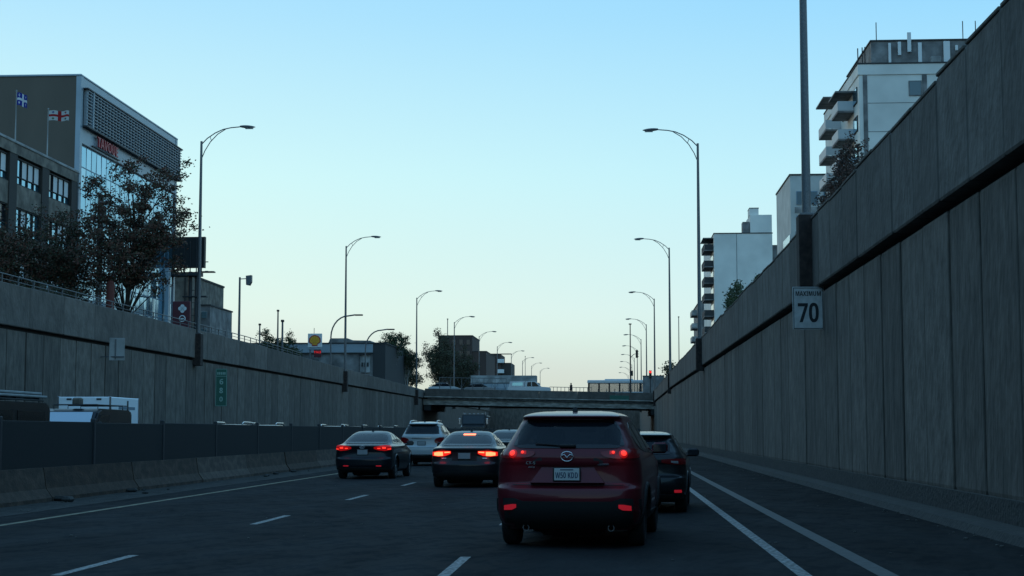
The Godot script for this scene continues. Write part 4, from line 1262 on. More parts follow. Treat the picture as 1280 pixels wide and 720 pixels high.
	D.merge({"lights": [[0.62, 0.95, 0.006]], "rear": [
		["tail_light", M.tail_soft, [Vector3(-0.85, 0.87, 0.99), Vector3(-0.7, 0.84, 1.0), Vector3(-0.5, 0.86, 0.98), Vector3(-0.36, 0.9, 0.95)], 0.014, true],
		["tail_lamp_core", M.tail_core, [Vector3(-0.72, 0.91, 0.95), Vector3(-0.62, 0.91, 0.955)], 0.02, true],
		["tail_lamp_strip", M.tail_core, [Vector3(-0.56, 0.9, 0.93), Vector3(-0.47, 0.905, 0.93)], 0.02, true],
		["tail_lamp_edge", M.tail_core, [Vector3(-0.845, 0.885, 0.905), Vector3(-0.76, 0.88, 0.9)], 0.02, true],
		["bumper_lamp", M.bumper_lamp, [Vector3(-0.6, 0.385, 0.41), Vector3(-0.44, 0.385, 0.41)], 0.018, true],  # reflector strip, made to glow by its material
		["diffuser", M.plastic, [Vector3(-0.84, 0.21, 0.33), Vector3(0, 0.2, 0.36), Vector3(0.84, 0.21, 0.33)], 0.012, false],
		["boot_seam", M.black, [Vector3(-0.7, 0.64, 0.648), Vector3(0.7, 0.64, 0.648)], 0.002, false]]})
	t = car("saloon_car", "dark blue-black saloon car with red tail lights nearest the median barrier", "car", G, P(-7.42, 0, 47.3), deg_to_rad(-1.5), D)
	S = t.get_meta("shell")
	p = S.rear(0, 0.95)
	em = MB.new()
	ring = []
	for k in 21:
		ring.append(p + Vector3(cos(TAU * k / 20) * 0.075, sin(TAU * k / 20) * 0.04, 0.02))
	em.tube(ring, 0.006, 5, false)
	em.tube([p + Vector3(-0.04, -0.028, 0.02), p + Vector3(-0.02, 0.028, 0.02)], 0.007, 5); em.tube([p + Vector3(0.02, -0.028, 0.02), p + Vector3(0.04, 0.028, 0.02)], 0.007, 5); em.tube([p + Vector3(-0.03, -0.004, 0.02), p + Vector3(0.03, 0.004, 0.02)], 0.006, 5)
	part(em, "emblem", M.chrome, t)
	# white crossover ahead of it
	D = suv_spec(M.paint_pearl)
	for k in D.keys:
		k[0] = k[0] * 1.08; k[3] = k[3] * 1.06; k[1] = k[1] * 1.0
	D.merge({"length": 4.82, "height": 1.815, "belt": 1.19, "axles": [0.98, 3.85], "mirror_z": 3.3, "plate": 0.93, "arch_mat": M.paint_pearl, "arch_lip": 0.02, "kt": 0.05, "rear": [
		["tail_light", M.lamp_red, [Vector3(-0.9, 1.0, 1.17), Vector3(-0.75, 0.93, 1.17), Vector3(-0.6, 0.93, 1.12), Vector3(-0.55, 0.98, 1.06)], 0.016, true],
		["bumper_cladding", M.plastic, [Vector3(-0.9, 0.25, 0.46), Vector3(0, 0.25, 0.44), Vector3(0.9, 0.25, 0.46)], 0.012, false],
		["bumper_trim", M.chrome, [Vector3(-0.5, 0.46, 0.485), Vector3(0.5, 0.46, 0.485)], 0.018, false],
		["tailgate_handle", M.chrome, [Vector3(-0.42, 1.13, 1.155), Vector3(0.42, 1.13, 1.155)], 0.02, false],
		["tailgate_seam", M.black, [Vector3(-0.78, 0.74, 0.752), Vector3(0.78, 0.74, 0.752)], 0.003, false]]}, true)
	D.rear_window = [Vector3(-0.73, 1.31, 1.34), Vector3(-0.66, 1.3, 1.6), Vector3(-0.6, 1.3, 1.69), Vector3(0.6, 1.3, 1.69), Vector3(0.66, 1.3, 1.6), Vector3(0.73, 1.31, 1.34)]
	D.windshield = [Vector3(-0.72, 1.24, 1.3), Vector3(-0.56, 1.22, 1.68), Vector3(0.56, 1.22, 1.68), Vector3(0.72, 1.24, 1.3)]
	D.side_windows = [[Vector3(0.7, 1.33, 1.5), Vector3(1.25, 1.27, 1.66)], [Vector3(1.33, 1.26, 1.67), Vector3(2.2, 1.24, 1.68)], [Vector3(2.27, 1.24, 1.68), Vector3(2.65, 1.22, 1.62), Vector3(3.3, 1.21, 1.28)]]
	t = car("white_crossover", "white crossover with black rear window and roof rails ahead of the saloons", "car", G, P(-7.8, 0, 65.2), deg_to_rad(-1.0), D)
	for sg in [-1.0, 1.0]:
		em = MB.new()
		em.tube([Vector3(sg * 0.56, 1.74, -0.65), Vector3(sg * 0.55, 1.84, -0.8), Vector3(sg * 0.53, 1.86, -1.6), Vector3(sg * 0.52, 1.83, -2.4)], 0.022, 6)
		part(em, "roof_rail", M.chrome, t)
	# hatchback on the right, half hidden
	D = suv_spec(M.paint_black)
	for k in D.keys:
		k[0] = 0.19 + (k[0] - 0.22) * 0.84; k[3] = k[3] * 0.96; k[1] *= 0.965
	D.merge({"length": 4.36, "height": 1.42, "belt": 0.93, "axles": [0.85, 3.45], "hub": 0.32, "mirror_z": 2.95, "plate": 0.75, "arch_mat": M.paint_black, "arch_lip": 0.015, "rear": [
		["tail_light", M.lamp_red, [Vector3(-0.86, 0.84, 0.94), Vector3(-0.6, 0.85, 0.94), Vector3(-0.45, 0.88, 0.93)], 0.016, true],
		["tail_lamp_inner", M.lamp_clear, [Vector3(-0.74, 0.865, 0.9), Vector3(-0.62, 0.88, 0.91)], 0.02, true],
		["bumper_lamp", M.bumper_lamp, [Vector3(-0.8, 0.37, 0.41), Vector3(-0.68, 0.37, 0.41)], 0.018, true],  # reflector with emission in place of returned light
		["bumper_cladding", M.plastic, [Vector3(-0.85, 0.2, 0.33), Vector3(0.85, 0.2, 0.33)], 0.01, false]]}, true)
	D.rear_window = [Vector3(-0.64, 1.04, 1.06), Vector3(-0.58, 1.02, 1.22), Vector3(-0.52, 1.02, 1.31), Vector3(0.52, 1.02, 1.31), Vector3(0.58, 1.02, 1.22), Vector3(0.64, 1.04, 1.06)]
	D.windshield = [Vector3(-0.68, 0.98, 1.02), Vector3(-0.54, 0.96, 1.31), Vector3(0.54, 0.96, 1.31), Vector3(0.68, 0.98, 1.02)]
	D.side_windows = [[Vector3(0.8, 1.06, 1.15), Vector3(1.2, 1.0, 1.28)], [Vector3(1.27, 0.99, 1.29), Vector3(2.0, 0.97, 1.3)], [Vector3(2.07, 0.97, 1.3), Vector3(2.4, 0.96, 1.24), Vector3(2.95, 0.96, 1.02)]]
	car("hatchback_car", "black hatchback with one glowing red bumper reflector, half hidden behind the red SUV", "car", G, P(0.40, 0, 27.9), deg_to_rad(-3.5), D)
	# further cars in the middle lane
	D = saloon.call(M.paint_grey)
	D.merge({"rear": [["tail_light", M.lamp_red, [Vector3(-0.85, 0.85, 0.97), Vector3(-0.5, 0.85, 0.96)], 0.014, true]]})
	for k in D.keys:
		k[0] *= 1.035
	D.height = 1.48
	D.rear_window = [Vector3(-0.62, 1.1, 1.14), Vector3(-0.48, 1.09, 1.40), Vector3(0.48, 1.09, 1.40), Vector3(0.62, 1.1, 1.14)]
	car("saloon_car", "grey saloon car just ahead of the braking saloon", "car", G, P(-3.95, 0, 58.5), deg_to_rad(-2.0), D)
	D = suv_spec(M.paint_silver)
	D.merge({"plate": 0.9, "rear": [["tail_light", M.lamp_red, [Vector3(-0.9, 1.08, 1.18), Vector3(-0.55, 1.08, 1.17)], 0.016, true]]})
	var suv := car("silver_suv", "silver SUV glimpsed between the braking saloon and the red SUV", "car", G, P(-3.2, 0, 73), 0.0, D)
	# oncoming cars: only their roofs show over the screen
	var H := "oncoming cars behind the median screen"
	D = suv_spec(M.paint_navy)
	D.merge({"plate": 0.9, "front": [["headlight", M.lamp_clear, [Vector3(-0.85, 0.82, 0.93), Vector3(-0.5, 0.82, 0.9)], 0.015, true], ["grille", M.black, [Vector3(-0.4, 0.62, 0.88), Vector3(0.4, 0.62, 0.88)], 0.012, false]]})
	var on1 := car("oncoming_suv", "dark oncoming SUV with pale roof edge showing over the screen, by the green sign", "car", H, P(-14.1, 0, 60.6), PI, D)
	var rr := MB.new()
	for sg in [-1.0, 1.0]:
		rr = MB.new(); rr.tube([Vector3(sg * 0.52, 1.66, -0.7), Vector3(sg * 0.52, 1.74, -0.85), Vector3(sg * 0.51, 1.75, -2.1), Vector3(sg * 0.5, 1.68, -2.3)], 0.025, 6); part(rr, "roof_rail", M.chrome, on1)
	copy(on1, P(-14.15, 0, 66.7), PI, "second dark oncoming SUV showing its roof just past the green sign")
	copy(on1, P(-14.0, 0, 81.5), PI, "third oncoming SUV, its roof rail a pale dash above the screen")
	copy(on1, P(-14.1, 0, 89.0), PI, "fourth oncoming SUV, its roof a pale dash beside the dark blue saloon")
	copy(on1, P(-14.0, 0, 101.0), PI, "fifth oncoming SUV, its roof a short dash beside the white crossover")

func simple_wheels(t: Node3D, zs: Array, hw: float, r: float) -> void:
	for z in zs:
		for sg in [-1.0, 1.0]:
			wheel(r, 0.24, t, Vector3(sg * (hw - 0.13), r, -z), sg)
func profile_body(t: Node3D, called: String, m: Material, prof: Array, hw: float, bevel := 0.06) -> void:
	# side outline (z forward, y), extruded over the width with softened edges
	var poly := PackedVector2Array()
	for p in prof:
		poly.append(Vector2(p[0], p[1]))
	var inner := PackedVector2Array()
	var o := Geometry2D.offset_polygon(poly, -bevel, Geometry2D.JOIN_MITER)
	inner = o[0] if o.size() else poly
	var mb := MB.new()
	var b := Basis(Vector3(0, 0, -1), Vector3.UP, Vector3(1, 0, 0))   # local x -> forward, local z -> right
	mb.prism(poly, (hw - bevel) * 2, Transform3D(b, Vector3(-hw + bevel, 0, 0)))
	mb.prism(inner, hw * 2, Transform3D(b, Vector3(-hw, 0, 0)))
	part(mb, called, m, t)
func side_pane(t: Node3D, called: String, m: Material, prof: Array, hw: float) -> void:
	for sg in [-1.0, 1.0]:
		var mb := MB.new()
		var poly := PackedVector2Array()
		for p in prof:
			poly.append(Vector2(p[0], p[1]))
		mb.prism(poly, 0.016, Transform3D(Basis(Vector3(0, 0, -1), Vector3.UP, Vector3(1, 0, 0)), Vector3(hw - 0.004 if sg > 0 else -hw - 0.012, 0, 0)))
		part(mb, called, m, t)
func slab_between(t: Node3D, called: String, m: Material, z0: float, y0: float, z1: float, y1: float, hw0: float, hw1: float, thick := 0.02) -> void:
	# a sloping pane across the vehicle from (z0, y0) to (z1, y1)
	var a := Vector3(-hw0, y0, -z0)
	var b := Vector3(hw0, y0, -z0)
	var c := Vector3(hw1, y1, -z1)
	var d := Vector3(-hw1, y1, -z1)
	var n := (b - a).cross(c - a).normalized()
	var mid := (a + b + c + d) * 0.25
	if n.dot(Vector3(0, 1, -0.01)) < 0:
		n = -n
	var mb := MB.new()
	mb.quad(a + n * thick, b + n * thick, c + n * thick, d + n * thick)
	for e in [[a, b], [b, c], [c, d], [d, a]]:
		var m2: Vector3 = ((e[0] + e[1]) * 0.5 - mid).normalized()
		mb.tri(e[0], e[1], e[1] + n * thick, m2, m2, m2)
		mb.tri(e[0], e[1] + n * thick, e[0] + n * thick, m2, m2, m2)
	part(mb, called, m, t)

func make_other_vehicles() -> void:
	var mb := MB.new()
	# work van with pipes on its rack (oncoming: turned round, so its rear is farther away)
	var t := thing("work_van", "dark work van carrying long pale ladders on its roof rack, behind the screen", "van", P(-14.6, 0, 38.2), PI, "oncoming work vehicles")
	profile_body(t, "body", M.paint_black, [[0, 0.35], [0, 1.95], [0.15, 2.1], [3.5, 2.1], [3.85, 2.03], [4.5, 1.35], [5.3, 1.15], [5.45, 0.9], [5.45, 0.35]], 0.98)
	side_pane(t, "side_window", M.frit, [[0.4, 1.4], [0.4, 1.88], [2.2, 1.9], [2.2, 1.4]], 0.98)
	side_pane(t, "side_window", M.frit, [[2.5, 1.35], [2.5, 1.9], [3.6, 1.9], [4.2, 1.38]], 0.98)
	slab_between(t, "windshield", M.glass_dark, 4.45, 1.4, 3.9, 1.99, 0.85, 0.8)
	simple_wheels(t, [1.0, 4.5], 0.98, 0.35)
	for x in [-0.75, 0.75]:
		mb = MB.new(); mb.tube([Vector3(x, 2.16, 0.1), Vector3(x, 2.17, -3.6)], 0.025, 6); part(mb, "rack_rail", M.dark_metal, t)
	for z in [0.2, 1.7, 3.4]:
		mb = MB.new(); mb.tube([Vector3(-0.75, 2.05, -z), Vector3(-0.75, 2.2, -z), Vector3(0.75, 2.2, -z), Vector3(0.75, 2.05, -z)], 0.022, 6); part(mb, "rack_bar", M.dark_metal, t)
	for d in [[-0.72, 2.25, 0.0], [-0.45, 2.25, 0.06], [-0.62, 2.33, 0.1], [-0.2, 2.25, 0.02]]:
		var ld := thing("ladder", ["pale ladder rail lying outermost on the dark work van's rack", "pale ladder rail lying second on the dark work van's rack", "pale ladder lying on top of the others on the work van's rack", "pale ladder lying innermost on the dark work van's rack"][[-0.72, -0.45, -0.62, -0.2].find(d[0])], "ladder", P(-14.6 - d[0], d[1], 38.4 - d[2]), PI, "ladders on the van rack")
		mb = MB.new(); mb.cbox(Vector3(0, 0, -2.3), Vector3(0.16, 0.06, 4.7), 0.015); part(mb, "stile", M.off_white, ld)
	# second van facing us
	t = thing("delivery_van", "oncoming van with a bright windscreen and a ladder bar on its roof", "van", P(-19.1, 0, 59.6), PI, "oncoming work vehicles")
	profile_body(t, "body", M.paint_navy, [[0, 0.35], [0, 2.05], [0.15, 2.2], [3.6, 2.22], [3.95, 2.12], [4.65, 1.45], [5.2, 1.2], [5.3, 0.9], [5.3, 0.35]], 0.98)
	slab_between(t, "windshield", M.van_glass, 4.6, 1.5, 4.02, 2.08, 0.86, 0.8)
	side_pane(t, "side_window", M.frit, [[2.7, 1.45], [2.7, 2.0], [3.7, 2.0], [4.3, 1.5]], 0.98)
	simple_wheels(t, [0.9, 4.4], 0.98, 0.35)
	for z in [0.6, 2.0, 3.5]:
		mb = MB.new(); mb.tube([Vector3(-0.8, 2.15, -z), Vector3(-0.8, 2.36, -z), Vector3(0.8, 2.36, -z), Vector3(0.8, 2.15, -z)], 0.025, 6); part(mb, "rack_bar", M.dark_metal, t)
	mb = MB.new(); mb.tube([Vector3(-0.8, 2.36, 0), Vector3(-0.8, 2.36, -3.6)], 0.022, 6); part(mb, "rack_rail", M.dark_metal, t)
	mb = MB.new(); mb.cbox(Vector3(0.0, 2.48, -3.3), Vector3(0.34, 0.28, 0.3), 0.06); part(mb, "beacon", M.tan, t)
	for sg in [-1.0, 1.0]:
		mb = MB.new(); mb.cbox(Vector3(sg * 1.1, 1.62, -4.2), Vector3(0.16, 0.28, 0.12), 0.04); part(mb, "mirror", M.black, t)
	for sg in [-1.0, 1.0]:
		mb = MB.new(); mb.tube([Vector3(sg * 0.1, 1.52, -4.62), Vector3(sg * 0.1 - 0.5, 1.62, -4.55)], 0.012, 5); part(mb, "wiper", M.black, t)
	# white box truck
	t = thing("box_truck", "white box truck whose tall cargo box shows above the screen", "truck", P(-20.85, 0, 66.0), PI, "oncoming work vehicles")
	mb = MB.new(); mb.cbox(Vector3(0, 1.8, -1.9), Vector3(2.1, 1.95, 3.8), 0.03); part(mb, "cargo_box", M.paint_truck, t)
	for e in [[-1.04, -0.03], [1.04, -0.03], [-1.04, -3.77], [1.04, -3.77]]:
		mb = MB.new(); mb.cbox(Vector3(e[0], 1.8, e[1]), Vector3(0.07, 1.98, 0.07), 0.01); part(mb, "corner_trim", M.chrome, t)
	for x in [-0.6, 0.6]:
		mb = MB.new(); mb.cbox(Vector3(x, 2.68, -3.81), Vector3(0.2, 0.07, 0.03), 0.01); part(mb, "marker_lamp", M.dark_metal, t)
	for sg in [-1.0, 1.0]:
		mb = MB.new(); mb.cbox(Vector3(sg * 1.052, 1.9, -1.5), Vector3(0.012, 1.5, 0.2), 0.003); part(mb, "side_stripe", M.dark_metal, t)
		mb = MB.new(); mb.cbox(Vector3(sg * 1.052, 2.35, -1.6), Vector3(0.01, 0.12, 2.2), 0.003); part(mb, "side_band", M.mullion, t)
	profile_body(t, "cab", M.paint_white, [[3.85, 0.45], [3.85, 1.75], [4.6, 1.78], [5.2, 1.2], [5.9, 1.05], [6.0, 0.45]], 0.95)
	slab_between(t, "windshield", M.glass_dark, 5.15, 1.25, 4.68, 1.72, 0.8, 0.78)
	bx(t, "chassis", M.black, -0.5, 0.5, 0.4, 0.82, 0.2, 5.8)
	simple_wheels(t, [0.9, 5.1], 0.95, 0.38)
	# dark truck coming towards us before the overpass
	t = thing("dump_truck", "dark truck facing us under the overpass, seen over the median screen", "truck", P(-13.65, 0, 163.0), PI, "oncoming work vehicles")
	bx(t, "dump_body", M.paint_grey, -1.22, 1.22, 1.2, 2.95, 0, 4.4, 0.05)
	profile_body(t, "cab", M.paint_black, [[4.5, 0.6], [4.5, 3.0], [5.6, 3.05], [5.95, 2.1], [7.2, 1.85], [7.3, 0.6]], 1.15)
	slab_between(t, "windshield", M.glass_dark, 5.95, 2.15, 5.66, 2.95, 1.0, 1.0)
	bx(t, "grille", M.dark_metal, -0.6, 0.6, 0.8, 1.75, 7.3, 7.34, 0.01)
	bx(t, "bumper", M.chrome, -1.2, 1.2, 0.5, 0.8, 7.32, 7.5, 0.04)
	for x in [-0.85, -0.42, 0.0, 0.42, 0.85]:
		bx(t, "marker_lamp", M.lamp_clear, x - 0.1, x + 0.1, 3.06, 3.16, 5.3, 5.45, 0.02)
	for x in [-0.9, 0.9]:
		bx(t, "headlight", M.lamp_clear, x - 0.18, x + 0.18, 1.15, 1.4, 7.3, 7.36, 0.02)
		bx(t, "mirror", M.chrome, x * 1.5 - 0.1, x * 1.5 + 0.1, 2.1, 2.7, 5.9, 6.0, 0.03)
		mb = MB.new(); mb.tube([Vector3(x * 1.2, 1.0, -4.45), Vector3(x * 1.2, 3.3, -4.45)], 0.08, 8); part(mb, "exhaust_stack", M.chrome, t)
	simple_wheels(t, [1.2, 2.4, 6.4], 1.2, 0.5)
	bx(t, "chassis", M.black, -0.5, 0.5, 0.5, 1.15, 0.2, 7.2)
	# on the overpass: white pickup with a cap, heading to the right
	t = thing("white_pickup", "white pickup with a ribbed cargo cap driving across the overpass", "pickup", P(-14.3, 6.42, 219.5), -PI / 2 , "")
	profile_body(t, "body", M.paint_white, [[0, 0.4], [0, 1.02], [4.4, 1.05], [5.6, 0.98], [5.85, 0.85], [5.85, 0.4]], 0.95)
	profile_body(t, "cab", M.paint_white, [[2.3, 1.0], [2.45, 1.8], [3.75, 1.82], [4.6, 1.04]], 0.88, 0.05)
	profile_body(t, "cargo_cap", M.paint_white, [[0.1, 1.0], [0.3, 1.78], [2.28, 1.84], [2.28, 1.0]], 0.88, 0.05)
	side_pane(t, "side_window", M.frit, [[2.62, 1.1], [2.7, 1.68], [3.2, 1.7], [3.2, 1.1]], 0.88)
	side_pane(t, "side_window", M.frit, [[3.3, 1.1], [3.3, 1.7], [3.7, 1.7], [4.3, 1.1]], 0.88)
	side_pane(t, "cap_window", M.glass_facade, [[0.6, 1.2], [0.65, 1.6], [2.05, 1.65], [2.05, 1.2]], 0.88)
	simple_wheels(t, [1.15, 4.75], 0.95, 0.38)
	# parked or queueing cars on the overpass at its far left end
	for d in [[-18.3, 219.4, "pale car on the overpass behind the white pickup"], [-23.2, 219.2, "white car at the end of the overpass near the wall"]]:
		t = thing("overpass_car", d[2], "car", P(d[0] - 2.0, 6.3 + (-d[0] - 10) * 0.02, d[1]), -PI / 2, "cars on the overpass")
		profile_body(t, "body", M.paint_silver if d[0] > -20 else M.paint_white, [[0, 0.35], [0.0, 0.85], [0.3, 0.95], [3.6, 0.95], [4.3, 0.75], [4.4, 0.35]], 0.88)
		profile_body(t, "cabin", M.glass_dark, [[0.5, 0.92], [1.1, 1.38], [2.4, 1.42], [3.3, 0.94]], 0.76, 0.05)
		mb = MB.new(); mb.cbox(Vector3(0, 1.41, -1.8), Vector3(1.3, 0.05, 1.5), 0.02); part(mb, "roof", M.paint_white, t)
		simple_wheels(t, [0.8, 3.5], 0.88, 0.31)
	# long pale box trailer
	t = thing("box_trailer", "long pale box trailer with ribbed side standing on the overpass", "trailer", P(-20.2, 6.25, 229), -PI / 2)
	mb = MB.new(); mb.cbox(Vector3(0, 2.55, -4.7), Vector3(2.4, 1.05, 9.4), 0.03); part(mb, "upper_panels", M.off_white, t)
	mb = MB.new(); mb.cbox(Vector3(0, 1.38, -4.9), Vector3(2.3, 1.2, 9.8), 0.03); part(mb, "lower_panels", M.metal_clad, t)
	for k in 11:
		mb = MB.new(); mb.cbox(Vector3(1.17, 1.4, -0.15 - 0.93 * k), Vector3(0.06, 1.16, 0.07), 0.01); part(mb, "rib", M.mullion, t)
	mb = MB.new(); mb.cbox(Vector3(0, 2.0, -4.8), Vector3(2.44, 0.09, 9.9), 0.02); part(mb, "waist_rail", M.dark_metal, t)
	bx(t, "chassis", M.black, -0.6, 0.6, 0.5, 0.77, 0.2, 9.6)
	simple_wheels(t, [1.0, 2.2, 8.6], 1.15, 0.45)
	# bus heading to the left
	t = thing("city_bus", "white city bus with a row of dark-framed windows crossing the overpass", "bus", P(8.4, 5.85, 227), PI / 2)
	for d in [["roof", 2.28, 2.74, M.paint_white], ["skirt", 0.3, 1.1, M.paint_white]]:
		mb = MB.new(); mb.cbox(Vector3(0, (d[1] + d[2]) / 2, -6.0), Vector3(2.5, d[2] - d[1], 11.9), 0.09); part(mb, d[0], d[3], t)
	mb = MB.new(); mb.cbox(Vector3(0, 2.8, -7.5), Vector3(1.9, 0.2, 4.0), 0.06); part(mb, "air_unit", M.paint_white, t)
	for sg in [-1.0, 1.0]:
		for k in 9:
			mb = MB.new(); mb.cbox(Vector3(sg * 1.21, 1.69, -0.15 - 1.45 * k), Vector3(0.07, 1.2, 0.22), 0.02); part(mb, "window_pillar", M.black, t)
			if k < 8:
				mb = MB.new(); mb.cbox(Vector3(sg * 1.2, 1.69, -0.87 - 1.45 * k), Vector3(0.02, 1.18, 1.22), 0.005); part(mb, "side_window", M.bus_glass, t)
	slab_between(t, "windshield", M.windshield, 11.92, 1.1, 11.8, 2.3, 1.15, 1.1)
	mb = MB.new(); mb.cbox(Vector3(0, 1.69, -0.1), Vector3(2.3, 1.2, 0.04), 0.01); part(mb, "rear_wall", M.paint_white, t)
	mb = MB.new()
	for k in 9:
		for x in [-0.75, 0.75]:
			mb.cbox(Vector3(x, 1.15, -1.2 - 1.15 * k), Vector3(0.8, 0.75, 0.12), 0.03)
	part(mb, "seats", M.seat, t)
	simple_wheels(t, [2.6, 9.2], 1.25, 0.46)

# ---------- signs
func make_signs() -> void:
	var t := thing("speed_limit_sign", "white speed limit sign reading MAXIMUM 70 standing out from the wall", "sign", P(5.13, 4.63, 42.2), deg_to_rad(3))
	var mb := MB.new(); mb.cbox(Vector3.ZERO, Vector3(0.82, 1.12, 0.02), 0.008); part(mb, "plate", M.road_sign_white, t)
	mb = MB.new()
	for d in [[0, 0.53, 0.76, 0.018], [0, -0.53, 0.76, 0.018], [-0.383, 0, 0.018, 1.08], [0.383, 0, 0.018, 1.08]]:
		mb.box(Vector3(d[0], d[1], 0.012), Vector3(d[2], d[3], 0.004))
	part(mb, "border_line", M.sign_black, t)
	text("MAXIMUM", 0.12, 0.004, M.sign_black, "upper_lettering", t, Vector3(0, 0.38, 0.014), Basis.IDENTITY, 0.80)
	text("70", 0.5, 0.004, M.sign_black, "speed_number", t, Vector3(0, -0.13, 0.014), Basis.IDENTITY, 0.76)
	for y in [0.3, -0.3]:
		mb = MB.new(); mb.cbox(Vector3(0.2, y, -0.04), Vector3(0.7, 0.05, 0.05), 0.01); part(mb, "bracket", M.galv, t)
	# sign seen from its back on the far wall
	t = thing("sign_back", "pale blank sign board on a bracket, fixed to the far wall's parapet", "sign", P(-24.75, 5.5, 78.5))
	mb = MB.new(); mb.cbox(Vector3(0.05, 0, 0), Vector3(0.75, 1.12, 0.03), 0.01, Basis(Vector3.UP, 0.25)); part(mb, "board", M.off_white, t)
	mb = MB.new(); mb.cbox(Vector3(-0.2, -0.38, 0.06), Vector3(1.3, 0.06, 0.06), 0.01); part(mb, "bracket", M.galv, t)
	mb = MB.new(); mb.cbox(Vector3(0.0, 0, 0.06), Vector3(0.06, 1.0, 0.05), 0.01, Basis(Vector3.UP, 0.25)); part(mb, "stiffener", M.galv, t)
	# green vertical sign on the far wall
	t = thing("green_guide_sign", "tall narrow green guide sign with pale symbols on the far wall", "sign", P(-24.95, 4.2, 101), deg_to_rad(12))
	mb = MB.new(); mb.cbox(Vector3.ZERO, Vector3(0.72, 2.4, 0.03), 0.01); part(mb, "plate", M.sign_green, t)
	mb = MB.new()
	for d in [[0, 1.17, 0.7, 0.025], [0, -1.17, 0.7, 0.025], [-0.335, 0, 0.025, 2.34], [0.335, 0, 0.025, 2.34], [0, 0.72, 0.66, 0.025]]:
		mb.box(Vector3(d[0], d[1], 0.017), Vector3(d[2], d[3], 0.004))
	part(mb, "border_line", M.sign_green_ink, t)
	mb = MB.new()
	for k in 5:
		mb.box(Vector3(-0.22 + 0.11 * k, 0.9, 0.018), Vector3(0.07, 0.16, 0.004))
	part(mb, "symbols", M.sign_green_ink, t)
	text("6", 0.34, 0.004, M.sign_green_ink, "figure", t, Vector3(0, 0.36, 0.018))
	text("8", 0.34, 0.004, M.sign_green_ink, "figure", t, Vector3(0, -0.2, 0.018))
	text("0", 0.3, 0.004, M.sign_green_ink, "figure", t, Vector3(0, -0.75, 0.018))
	# petrol station sign
	t = thing("petrol_sign", "white roadside sign with a yellow scallop shell above a red price display", "sign", P(-32.83, GROUND, 175))
	bx(t, "post", M.galv, -0.6, -0.45, 0, 4.5, 0.06, 0.2)
	bx(t, "post", M.galv, 0.4, 0.55, 0, 4.5, 0.06, 0.2)
	bx(t, "board", M.white, -0.78, 0.78, 4.45, 5.98, 0, 0.25, 0.03)
	bx(t, "lower_strip", M.metal_clad, -0.78, 0.7, 4.2, 4.42, 0.02, 0.2, 0.02)
	bx(t, "price_panel", M.maroon, -0.1, 0.72, 3.35, 4.18, 0.0, 0.18, 0.02)
	var shell := func(s: float) -> PackedVector2Array:
		var q := PackedVector2Array()
		q.append(Vector2(-0.3, -0.62) * s); q.append(Vector2(-0.33, -0.42) * s)
		for k in 29:
			var g := lerpf(PI + 0.42, -0.42, k / 28.0)
			var r := 0.66 + 0.028 * absf(sin(k / 28.0 * PI * 7.0))
			q.append((Vector2(cos(g) * r * 0.98, sin(g) * r * 0.92 - 0.03)) * s)
		q.append(Vector2(0.33, -0.42) * s); q.append(Vector2(0.3, -0.62) * s)
		return q
	mb = MB.new(); mb.prism(shell.call(1.0), 0.02, Transform3D(Basis.IDENTITY, Vector3(0, 5.22, 0.012))); part(mb, "shell_outline", M.red_sign, t)
	mb = MB.new(); mb.prism(shell.call(0.8), 0.02, Transform3D(Basis.IDENTITY, Vector3(0, 5.22, 0.022))); part(mb, "shell_emblem", M.yellow, t)
	mb = MB.new()
	for k in 6:
		var g := lerpf(PI - 0.35, 0.35, k / 5.0)
		mb.tube([Vector3(cos(g) * 0.12, 5.22 - 0.42 + 0.1 * sin(g), 0.043), Vector3(cos(g) * 0.5, 5.2 + sin(g) * 0.44, 0.043)], 0.013, 5)
	part(mb, "shell_ribs", M.red_sign, t)
	text("114.8", 0.26, 0.02, M.price_red, "price_display", t, Vector3(0.31, 3.92, 0.012), Basis.IDENTITY, 0.9)
	mb = MB.new(); mb.tube([Vector3(-0.1, 5.98, -0.1), Vector3(-0.1, 6.6, -0.1)], 0.03, 6); part(mb, "lightning_rod", M.dark_metal, t)
	# billboard on a mast
	t = thing("billboard", "dark billboard seen from behind on a steel mast with catwalks", "billboard", P(-40.0, GROUND, 150))
	mb = MB.new(); mb.tube([Vector3(-0.2, 0, 0), Vector3(-0.2, 10.4, 0)], 0.2, 10); mb.tube([Vector3(0.35, 0, 0), Vector3(0.35, 10.4, 0)], 0.12, 8); part(mb, "mast", M.dark_metal, t)
	bx(t, "board", M.black, -2.2, 1.08, 10.75, 13.75, -0.12, 0.12, 0.02)
	bx(t, "board_edge", M.brown_clad, 1.1, 1.2, 10.75, 13.75, -0.25, 0.25, 0.02)
	for x in [-2.0, -1.4, -0.8, -0.2, 0.4, 0.9]:
		bx(t, "stay", M.dark_metal, x - 0.04, x + 0.04, 10.3, 13.6, -0.24, -0.13)
	bx(t, "catwalk", M.dark_metal, -2.3, 0.9, 9.95, 10.3, -0.9, 0.5)
	bx(t, "catwalk_arm", M.dark_metal, 0.9, 2.15, 10.3, 10.42, -0.4, 0.3, 0.02)
	bx(t, "cross_arm", M.dark_metal, -0.9, 1.45, 7.95, 8.07, -0.3, 0.3, 0.02)
	for k in 12:
		bx(t, "rung", M.dark_metal, -0.1, 0.3, 2.0 + 0.6 * k, 2.05 + 0.6 * k, -0.03, 0.03)
	for y in [11.3, 12.2]:
		bx(t, "lamp_arm", M.dark_metal, 1.2, 1.5, y - 0.9, y - 0.82, -0.05, 0.05)
	# maroon shop sign with a white clover
	t = thing("clover_sign", "maroon upright sign with a white clover emblem and ring behind the parapet", "sign", P(-38.3, GROUND, 140))
	bx(t, "panel", M.maroon, -0.8, 0.78, 0.5, 6.75, 0, 0.35, 0.03)
	mb = MB.new()
